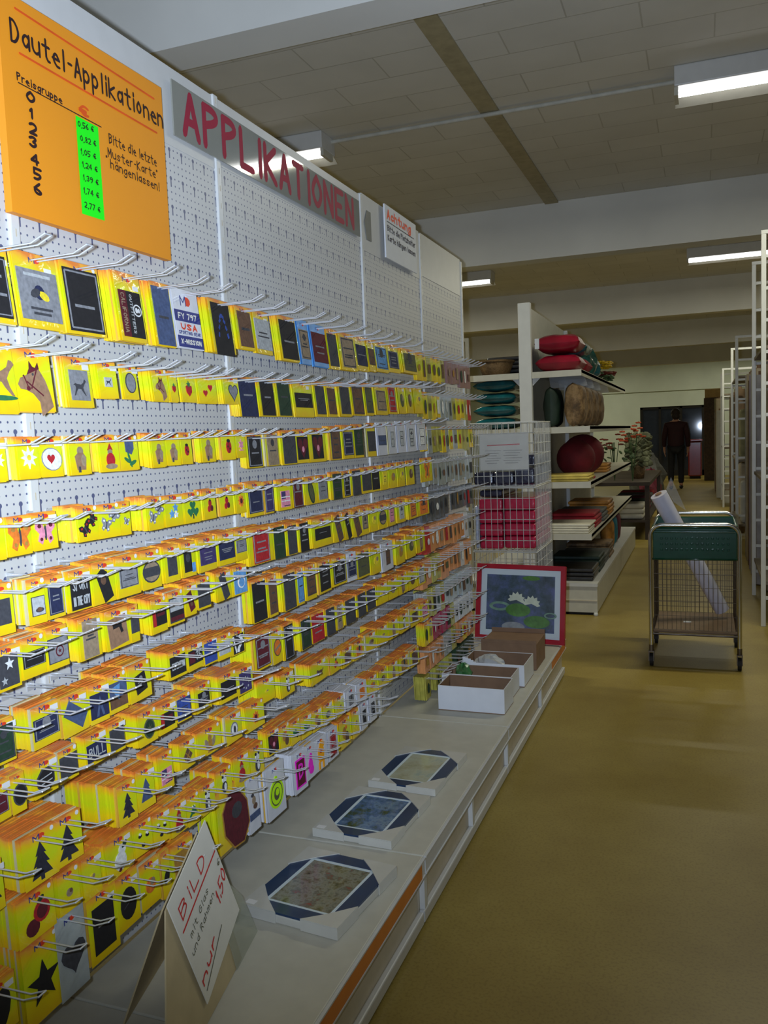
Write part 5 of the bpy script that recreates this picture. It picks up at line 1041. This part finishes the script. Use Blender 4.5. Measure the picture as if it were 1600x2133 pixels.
def flowers(c, r, h, m1, label, seed, n=14, stem=True, green=C_green):
    rr = random.Random(seed); t = thing('flower_bunch', label, 'flowers', c)
    if stem: part('stem', t, lambda b: [b.tube([(c[0], c[1], c[2]), (c[0]+rr.uniform(-r, r)*.5, c[1]+rr.uniform(-r, r)*.5, c[2]+h*.9)], .004, green, 4) for _ in range(6)])
    def bl(b):
        for k in range(n):
            x, y, z = c[0]+rr.uniform(-r, r), c[1]+rr.uniform(-r, r), c[2]+h*rr.uniform(.75, 1.1)
            for p in range(6): b.ball((x+.018*math.cos(p*1.05), y+.018*math.sin(p*1.05), z), .016, .016, .01, m1, None, 6, 4)
            b.ball((x, y, z+.006), .01, .01, .008, green, None, 6, 4)
    part('blossom', t, bl)
    part('foliage', t, lambda b: [b.ball((c[0]+rr.uniform(-r, r), c[1]+rr.uniform(-r, r), c[2]+h*rr.uniform(.3, .8)), .03, .03, .008, green, Euler((rr.random(), rr.random(), 0)).to_matrix(), 6, 4) for _ in range(10)])
flowers((.31, 7.76, S_T+.002), .1, .17, C_goldf, 'yellow artificial flowers at the far end of the top shelf', 50, 26)
flowers((.33, 8.02, S_T+.002), .09, .1, C_brownr, 'russet artificial flowers behind the yellow ones on the top shelf', 51, 26)
cushion((.2, 6.02, S_2+.14), .065, .15, .14, C_dkgreen, 'dark green cushion upright on the second shelf beside the panel', True, seed=5)
for i, y in enumerate((6.02, 6.36, 6.72, 7.08)):
    cushion((.355, y, S_2+.15), .075, .165, .15, C_brown, 'brown floral cushion upright on the second shelf, %s from the aisle end' % ORD[i], True, group='brown floral cushions', seed=6+i)
def label_strip(y, label):
    t = thing('hanging_sheet', label, 'sheet', (.41, y, 1.6))
    part('film', t, lambda b: [b.faces([(x, y+.004*math.sin(k), z) for k, (x, z) in enumerate(((.15, 1.651), (.4, 1.651), (.42, 1.60-.02), (.16, 1.575)))]+[(x, y+.003+.004*math.sin(k), z) for k, (x, z) in enumerate(((.15, 1.651), (.4, 1.651), (.42, 1.58), (.16, 1.575)))], [(0, 1, 2, 3), (7, 6, 5, 4), (0, 4, 5, 1), (1, 5, 6, 2), (2, 6, 7, 3), (3, 7, 4, 0)], M_film)])
for i, y in enumerate((6.15, 6.55, 7.0, 7.6)): label_strip(y, 'clear crinkled sheet hanging under the top shelf, %s from the upright' % ORD[i])
for i, (x, y, r_) in enumerate(((.28, 6.5, .145), (.29, 6.83, .165))):
    single('round_pouffe', lambda b: b.ball((x, y, S_3+r_*.97), r_, r_*1.05, r_*.96, C_dkred, None, 20, 14), 'round dark red plush cushion on the third shelf, %s one' % ('front', 'back')[i], 'cushion', 'round red cushions')
def folded(x0, x1, y0, y1, z, n, th, m, label, group=None, seed=1, name='folded_cloth'):
    rr = random.Random(seed); t = thing(name, label, 'cloth', ((x0+x1)/2, (y0+y1)/2, z), group)
    for k in range(n):
        a = rr.uniform(-.008, .008)
        part('fold', t, lambda b: b.rbox(x0+a, x1+a, y0+rr.uniform(0, .012), y1, z+k*th+.0005, z+(k+1)*th-.001, m, th*.38, None, 3))
folded(.12, .45, 5.88, 6.2, S_3, 3, .016, C_yellow, 'yellow folded towels on the third shelf at the corner', seed=1)
folded(.16, .44, 6.22, 6.3, S_3, 2, .02, C_redcl, 'dull red folded cloth behind the yellow towels', seed=2)
folded(.15, .45, 7.1, 7.4, S_3, 3, .025, C_amber, 'amber patterned cloth behind the round red cushions', seed=3)
folded(.11, .45, 5.86, 6.2, S_4, 4, .016, C_white, 'cream folded cloths on the fourth shelf at the corner', seed=4)
folded(.13, .45, 6.22, 6.6, S_4, 4, .026, C_redcl, 'red folded cloth behind the cream cloths on the fourth shelf', seed=5)
folded(.12, .46, 6.66, 7.0, S_4, 3, .03, C_grey, 'grey printed cloth behind the red cloth on the fourth shelf', seed=6)
folded(.13, .46, 7.1, 7.5, S_4, 4, .03, C_amber, 'amber folded fabric far back on the fourth shelf', seed=7)
for i, (y, m, nm) in enumerate(((7.5, C_amber, 'amber printed'), (7.8, C_blue, 'turquoise'), (8.1, C_purple, 'plum red'))):
    cushion((.4, y, S_B+.14), .06, .14, .14, m, '%s cushion upright on the base shelf towards the back' % nm, True, seed=70+i)
for i in range(4):
    folded(.12, .47, 5.9+.37*i, 6.24+.37*i, S_B, 3+(i % 2), .03, (C_black, C_dkgreen, C_grey, C_brown)[i], ('black', 'dark green', 'grey', 'brown')[i]+' folded fabric stack on the base shelf, %s from the front' % ORD[i], 'folded fabrics on the base shelf', seed=80+i)
# aisle behind: left hand shelves
for k in range(4):
    cushion((-.19, 6.03, S_2+.044+k*.0885), .155, .155, .044, C_teal, 'teal satin cushion in a pile of four, %s' % ('lowest', 'second from below', 'third from below', 'topmost')[k], group='teal cushions in a pile', seed=90+k)
def basketw(c, r, h, label):
    t = thing('wicker_basket', label, 'basket', c)
    part('bowl', t, lambda b: b.lathe([(0, .0), (r*.7, .0), (r, h), (r*.94, h), (r*.66, .012), (0, .012)], c, C_wicker, 20))
    part('rim', t, lambda b: b.tube([(c[0]+r*math.cos(a), c[1]+r*math.sin(a), c[2]+h) for a in [2*math.pi*k/20 for k in range(20)]], .008, C_wicker, 6, closed=True))
basketw((-.2, 5.99, S_T), .13, .1, 'brown wicker bowl on the top shelf, aisle behind the basket stack')
folded(-.3, -.04, 6.16, 6.5, S_T, 5, .03, C_black, 'dark glossy folded bags on the top shelf behind the wicker bowl', seed=95)

# ------------------------------------------------------------------ white racks with fabric on the far side of the aisle
def rack(x0, x1, y0, y1, zt, label, m=M_post, shelves=(.28, .92, 1.74)):
    t = thing('steel_rack', label, 'rack', ((x0+x1)/2, (y0+y1)/2, 0), 'white steel racks'); r = .014
    for y in (y0, y1):
        def frame(b):
            for x in (x0, x1): b.rbox(x-r, x+r, y-r, y+r, 0, zt, m, .003)
            z = .18
            while z < zt-.05: b.box(x0+r, x1-r, y-.008, y+.008, z-.01, z+.01, m); z += .19
            b.box(x0-r, x1+r, y-r, y+r, zt, zt+.022, m)
        part('end_frame', t, frame)
    for z in shelves: part('shelf', t, lambda b: b.box(x0+.0, x1, y0+r, y1-r, z-.02, z, mat('grey_brown_shelf', (124, 112, 94), .6)))
rack(1.528, 2.1, 5.7, 6.75, 2.4, 'white steel rack closest on the far side of the aisle, reaching past the lamp')
rack(1.49, 2.05, 9.0, 10.4, 2.1, 'white steel rack beyond the cart, second in the row')
rack(1.47, 2.0, 14.0, 15.4, 2.1, 'white steel rack far down the aisle, third in the row', M_post)
C_b = [cloth('bolt_beige', (186, 172, 146), .8, var=.2), cloth('bolt_grey', (160, 158, 160), .8, var=.2), cloth('bolt_brown', (112, 90, 66), .8, var=.3), cloth('bolt_lilac', (150, 140, 164), .7, var=.2), cloth('bolt_olive', (130, 126, 92), .8, var=.3), cloth('bolt_maroon', (96, 34, 42), .8, var=.3), cloth('bolt_white', (180, 178, 170), .7, var=.1), cloth('bolt_dark', (44, 38, 34), .8, var=.3)]
CN = ['beige', 'grey', 'brown', 'lilac', 'olive', 'maroon', 'white', 'dark']
rb = random.Random(21)
def bolt(x, y, z0, z1, r, ci, label, dx=0, dy=0):
    t = thing('fabric_bolt', label, 'fabric', (x, y, z0), 'fabric bolts standing in the racks')
    part('cloth', t, lambda b: b.tube([(x, y, z0+.01), (x+dx*.5, y+dy*.5, (z0+z1)/2), (x+dx, y+dy, z1)], [r, r*1.03, r*.97], C_b[ci], 12))
    part('core', t, lambda b: b.tube([(x, y, z0), (x+dx, y+dy, z1+.03)], r*.35, M_brownbox, 8))
for i in range(5):
    ci = (0, 1, 3, 0, 4)[i]; bolt(1.64+.085*i, 6.93+.03*(i % 2), 0, 1.8-.06*i, .04, ci, '%s fabric bolt behind the closest rack, %s from the aisle' % (CN[ci], ORD[i]))
for i in range(7):
    ci = (1, 0, 6, 3, 2, 0, 1)[i]; bolt(1.6, 7.2+.24*i, 0, 1.62+.12*rb.random(), .05, ci, '%s fabric bolt by the aisle between two racks, %s of the line' % (CN[ci], ORD[i]))
for i in range(4):
    ci = (3, 1, 3, 5)[i]; z = (.281, .281, .921, .921)[i]; y = 5.86+.36*(i % 2)
    single('fabric_pile', lambda b: b.rbox(1.6, 2.05, y-.14, y+.14, z, z+.5 if i < 2 else z+.68, C_b[ci], .04, None, 3), 'upright pile of %s fabric on the %s shelf of the closest rack, %s' % (CN[ci], ('low', 'low', 'middle', 'middle')[i], ('front', 'back', 'front', 'back')[i]), 'fabric')
single('tilted_box', lambda b: b.box(1.6, 2.0, 5.8, 6.4, 1.741, 1.98, C_b[2]), 'dark brown carton on the upper shelf of the closest rack', 'box')
for i in range(6):
    ci = (2, 5, 7, 1, 2, 6)[i]; bolt(1.58+.02*(i % 2), 10.7+.5*i, 0, 1.55+.25*rb.random(), .06, ci, '%s fabric bolt beyond the second rack, %s of the line' % (CN[ci], ORD[i]))
for i in range(5):
    ci = (6, 4, 0, 2, 7)[i]; z = (.281, .921)[i % 2]; y = 9.2+.25*i
    single('fabric_pile', lambda b: b.rbox(1.53, 1.95, y-.1, y+.1, z, z+.42+.08*(i % 3), C_b[ci], .03, None, 3), '%s fabric pile on the second rack, %s from its near post' % (CN[ci], ORD[i]), 'fabric')
for i in range(6):
    ci = (6, 0, 2, 5, 1, 4)[i]; bolt(1.46, 15.8+.5*i, 0, 1.5+.3*rb.random(), .07, ci, '%s fabric bolt far down the aisle, %s past the third rack' % (CN[ci], ORD[i]))
def cabinet():
    t = thing('brown_cabinet', 'tall narrow brown cabinet by the dark shop window', 'cabinet', (1.36, 21.1, 0))
    part('carcass', t, lambda b: b.rbox(1.2, 1.6, 20.9, 21.3, 0, 1.9, mat('brown_wood', (74, 54, 34), .6, var=.3), .01))
    part('door', t, lambda b: b.box(1.22, 1.58, 20.885, 20.899, .08, 1.85, mat('brown_wood', (74, 54, 34))))
cabinet()
single('carton', lambda b: b.rbox(1.22, 1.56, 20.92, 21.26, 1.902, 2.1, mat('tan_carton', (176, 146, 92), .7), .004), 'tan carton on top of the brown cabinet', 'box')
def counter():
    t = thing('red_counter', 'red glossy counter standing before the dark shop window', 'counter', (1.0, 21.9, 0)); mr_ = mat('red_lacquer', (120, 10, 22), .18, var=.1, coat=.6)
    part('body', t, lambda b: b.rbox(.84, 1.15, 21.7, 22.2, .06, .9, mr_, .03, None, 3)); part('top', t, lambda b: b.rbox(.82, 1.17, 21.68, 22.22, .9, .95, mr_, .015))
    part('plinth', t, lambda b: b.box(.87, 1.12, 21.73, 22.17, 0, .06, M_dark))
counter()
# clutter beyond the cushions: low display with plants and fabrics
def display():
    t = thing('display_table', 'low dark display table beyond the cushion shelving', 'table', (.05, 11.3, 0))
    part('top', t, lambda b: b.box(-.45, .62, 9.9, 12.7, .62, .66, mat('dark_wood', (60, 48, 36), .6)))
    for x in (-.4, .56):
        for y in (9.96, 12.6): part('leg', t, lambda b: b.box(x, x+.05, y, y+.05, 0, .62, mat('dark_wood', (60, 48, 36))))
    part('shelf', t, lambda b: b.box(-.43, .6, 9.95, 12.65, .2, .225, mat('dark_wood', (60, 48, 36))))
display()
flowers((.42, 10.1, .661), .14, .62, mat('orange_petals', (190, 70, 26), .6), 'tall orange flowers on the display table beyond the cushions', 60, 16)
flowers((.2, 10.3, .661), .18, .5, C_brownr, 'russet flowers beside the tall orange bunch', 61, 16)
for i in range(5):
    c = (.45-.03*i, 10.65+.42*i, .661); t = thing('potted_plant', 'grey-green artificial plant on the display table, %s from the front' % ORD[i], 'plant', c, 'plants on the display table')
    part('pot', t, lambda b: b.lathe([(0, 0), (.06, 0), (.08, .14), (.07, .14), (0, .12)], c, C_wicker, 14))
    rp_ = random.Random(300+i)
    part('foliage', t, lambda b: [b.ball((c[0]+rp_.uniform(-.14, .14), c[1]+rp_.uniform(-.14, .14), c[2]+rp_.uniform(.16, .52)), .05, .05, .012, cloth('sage_leaf', (108, 112, 84), .8, var=.5), Euler((rp_.uniform(-1, 1), rp_.uniform(-1, 1), 0)).to_matrix(), 7, 4) for _ in range(34)])
for i in range(5):
    folded(.1, .54, 10.05+.5*i, 10.42+.5*i, .226, 3, .06, (C_white, C_dkgreen, C_purple, C_grey, C_redcl)[i], ('cream', 'dark green', 'plum', 'grey', 'red')[i]+' fabrics on the lower board of the display table', None, 400+i)
def pinkbag(b): crumple(b, (.42, 13.6, .32), .15, .24, .31, cloth('dusky_pink_cloth', (112, 40, 58), .8), 77)
single('fabric_bundle', pinkbag, 'dusky pink fabric bundle on the floor beyond the display table', 'fabric')
single('fabric_bundle', lambda b: crumple(b, (.3, 14.6, .42), .3, .4, .42, C_grey, 78), 'grey green fabric bundle on the floor left of the standing person'.replace(' left of', ' beside'), 'fabric')
def tallrack():
    t = thing('tube_frame', 'thin white tube frame standing behind the end of the perforated wall', 'rack', (-.75, 7.4, 0)); 
    part('frame', t, lambda b: (b.rbox(-.795, -.765, 7.385, 7.415, 0, 2.12, M_post, .003), b.rbox(-1.4, -1.37, 7.385, 7.415, 0, 2.12, M_post, .003), b.box(-1.37, -.795, 7.39, 7.41, 2.09, 2.12, M_post), b.box(-1.37, -.795, 7.39, 7.41, 1.78, 1.8, M_post), b.box(-1.37, -.795, 7.39, 7.41, .4, .42, M_post)))
tallrack()
# ------------------------------------------------------------------ the person at the end of the aisle
def person():
    t = thing('person', 'person in dark red jacket and black trousers, back turned, walking towards the dark window', 'person', (.66, 18.3, 0)); t['_local'] = 1
    t.scale = (.95, .95, .95)
    M_skin = mat('skin', (190, 140, 116), .55); M_hair = mat('dark_brown_hair', (40, 28, 22), .7, bump=.6, bscale=90); M_jack = mat('maroon_jacket', (44, 10, 17), .8, var=.2); M_trou = mat('black_trousers', (20, 19, 22), .8); M_shoe = mat('black_shoes', (14, 13, 13), .4)
    def skin(name, V, E, R, m, root=0, sub=2):
        me = bpy.data.meshes.new(name); me.from_pydata(V, E, []); o = bpy.data.objects.new(name, me); COL.objects.link(o)
        sk = o.modifiers.new('Skin', 'SKIN'); sk.use_smooth_shade = True; ss = o.modifiers.new('Subdivision', 'SUBSURF'); ss.levels = ss.render_levels = sub
        for i, r in enumerate(R):
            d = me.skin_vertices[0].data[i]; d.radius = r if isinstance(r, tuple) else (r, r); d.use_root = (i == root)
        bpy.context.view_layer.update(); dg = bpy.context.evaluated_depsgraph_get()
        nm = bpy.data.meshes.new_from_object(o.evaluated_get(dg)); o.modifiers.clear(); o.data = nm; nm.materials.clear(); nm.materials.append(m); o.parent = t; return o
    # body faces +Y (away): pelvis, spine, neck, head, legs mid-stride, arms hanging
    V = [(0, 0, .93), (0, .01, 1.1), (0, .02, 1.28), (0, .01, 1.41), (0, .02, 1.48), (0, .04, 1.56), (0, .045, 1.65),
         (.09, 0, .88), (.1, .06, .5), (.1, .02, .1), (.105, .13, .035), (-.09, 0, .88), (-.1, -.03, .5), (-.1, -.2, .13), (-.1, -.12, .03),
         (.17, .0, 1.38), (.235, -.01, 1.12), (.24, .06, .88), (.238, .085, .8), (-.17, .0, 1.38), (-.235, .03, 1.12), (-.24, .1, .89), (-.238, .13, .81)]
    E = [(0, 1), (1, 2), (2, 3), (3, 4), (4, 5), (5, 6), (0, 7), (7, 8), (8, 9), (9, 10), (0, 11), (11, 12), (12, 13), (13, 14), (3, 15), (15, 16), (16, 17), (17, 18), (3, 19), (19, 20), (20, 21), (21, 22)]
    R = [(.12, .08), (.12, .09), (.15, .11), (.1, .08), .048, (.078, .092), (.07, .085), .09, .058, .038, .036, .09, .058, .038, .036, .058, .043, .029, (.018, .034), .058, .043, .029, (.018, .034)]
    # five fingers on each hand
    for s, w in ((1, 18), (-1, 22)):
        bx, by, bz = V[w]
        for k, (dy, ln) in enumerate(((.026, .075), (.009, .085), (-.008, .08), (-.024, .062))):
            i = len(V); V += [(bx, by+dy, bz-.035), (bx-s*.008, by+dy+.004, bz-.035-ln*.5), (bx-s*.022, by+dy+.006, bz-.035-ln)]; E += [(w, i), (i, i+1), (i+1, i+2)]; R += [.0095, .009, .008]
        i = len(V); V += [(bx-s*.012, by+.036, bz+.0), (bx-s*.02, by+.05, bz-.04)]; E += [(w, i), (i, i+1)]; R += [.011, .009]
    skin('body', V, E, R, M_skin)
    def face(b):
        b.ball((0, .135, 1.6), .014, .02, .022, M_skin, None, 8, 6)
    part('nose', t, face)
    for s in (-1, 1):
        part('ear', t, lambda b: b.ball((s*.08, .035, 1.6), .012, .02, .032, M_skin, None, 8, 6))
        part('eye', t, lambda b: b.ball((s*.032, .118, 1.63), .012, .01, .008, M_black, None, 8, 6))
    part('mouth', t, lambda b: b.ball((0, .12, 1.545), .024, .012, .006, mat('lips', (150, 80, 76), .5), None, 8, 6))
    def hair(b):
        b.ball((0, .025, 1.635), .1, .105, .1, M_hair, None, 16, 10, .05); b.ball((0, -.02, 1.57), .085, .07, .09, M_hair, None, 14, 9, .06)
    part('hair', t, hair)
    J = [(0, 0, .79), (0, .01, 1.08), (0, .02, 1.28), (0, .01, 1.41), (0, .02, 1.455), (.185, .0, 1.38), (.24, -.01, 1.12), (.244, .058, .89), (-.185, .0, 1.38), (-.24, .03, 1.12), (-.244, .098, .9)]
    skin('jacket', J, [(0, 1), (1, 2), (2, 3), (3, 4), (3, 5), (5, 6), (6, 7), (3, 8), (8, 9), (9, 10)], [(.19, .14), (.185, .135), (.19, .135), (.13, .1), (.062, .062), .076, .062, .047, .076, .062, .047], M_jack)
    T = [(0, 0, .93), (.09, 0, .86), (.1, .06, .5), (.1, .02, .1), (-.09, 0, .86), (-.1, -.03, .5), (-.1, -.195, .14)]
    skin('trousers', T, [(0, 1), (1, 2), (2, 3), (0, 4), (4, 5), (5, 6)], [(.16, .12), .1, .075, .062, .1, .075, .062], M_trou)
    for x, y, z in ((.1, .06, .04), (-.1, -.15, .04)): part('shoe', t, lambda b: (b.ball((x, y+.03, z), .045, .12, .04, M_shoe, None, 12, 8)))
person()
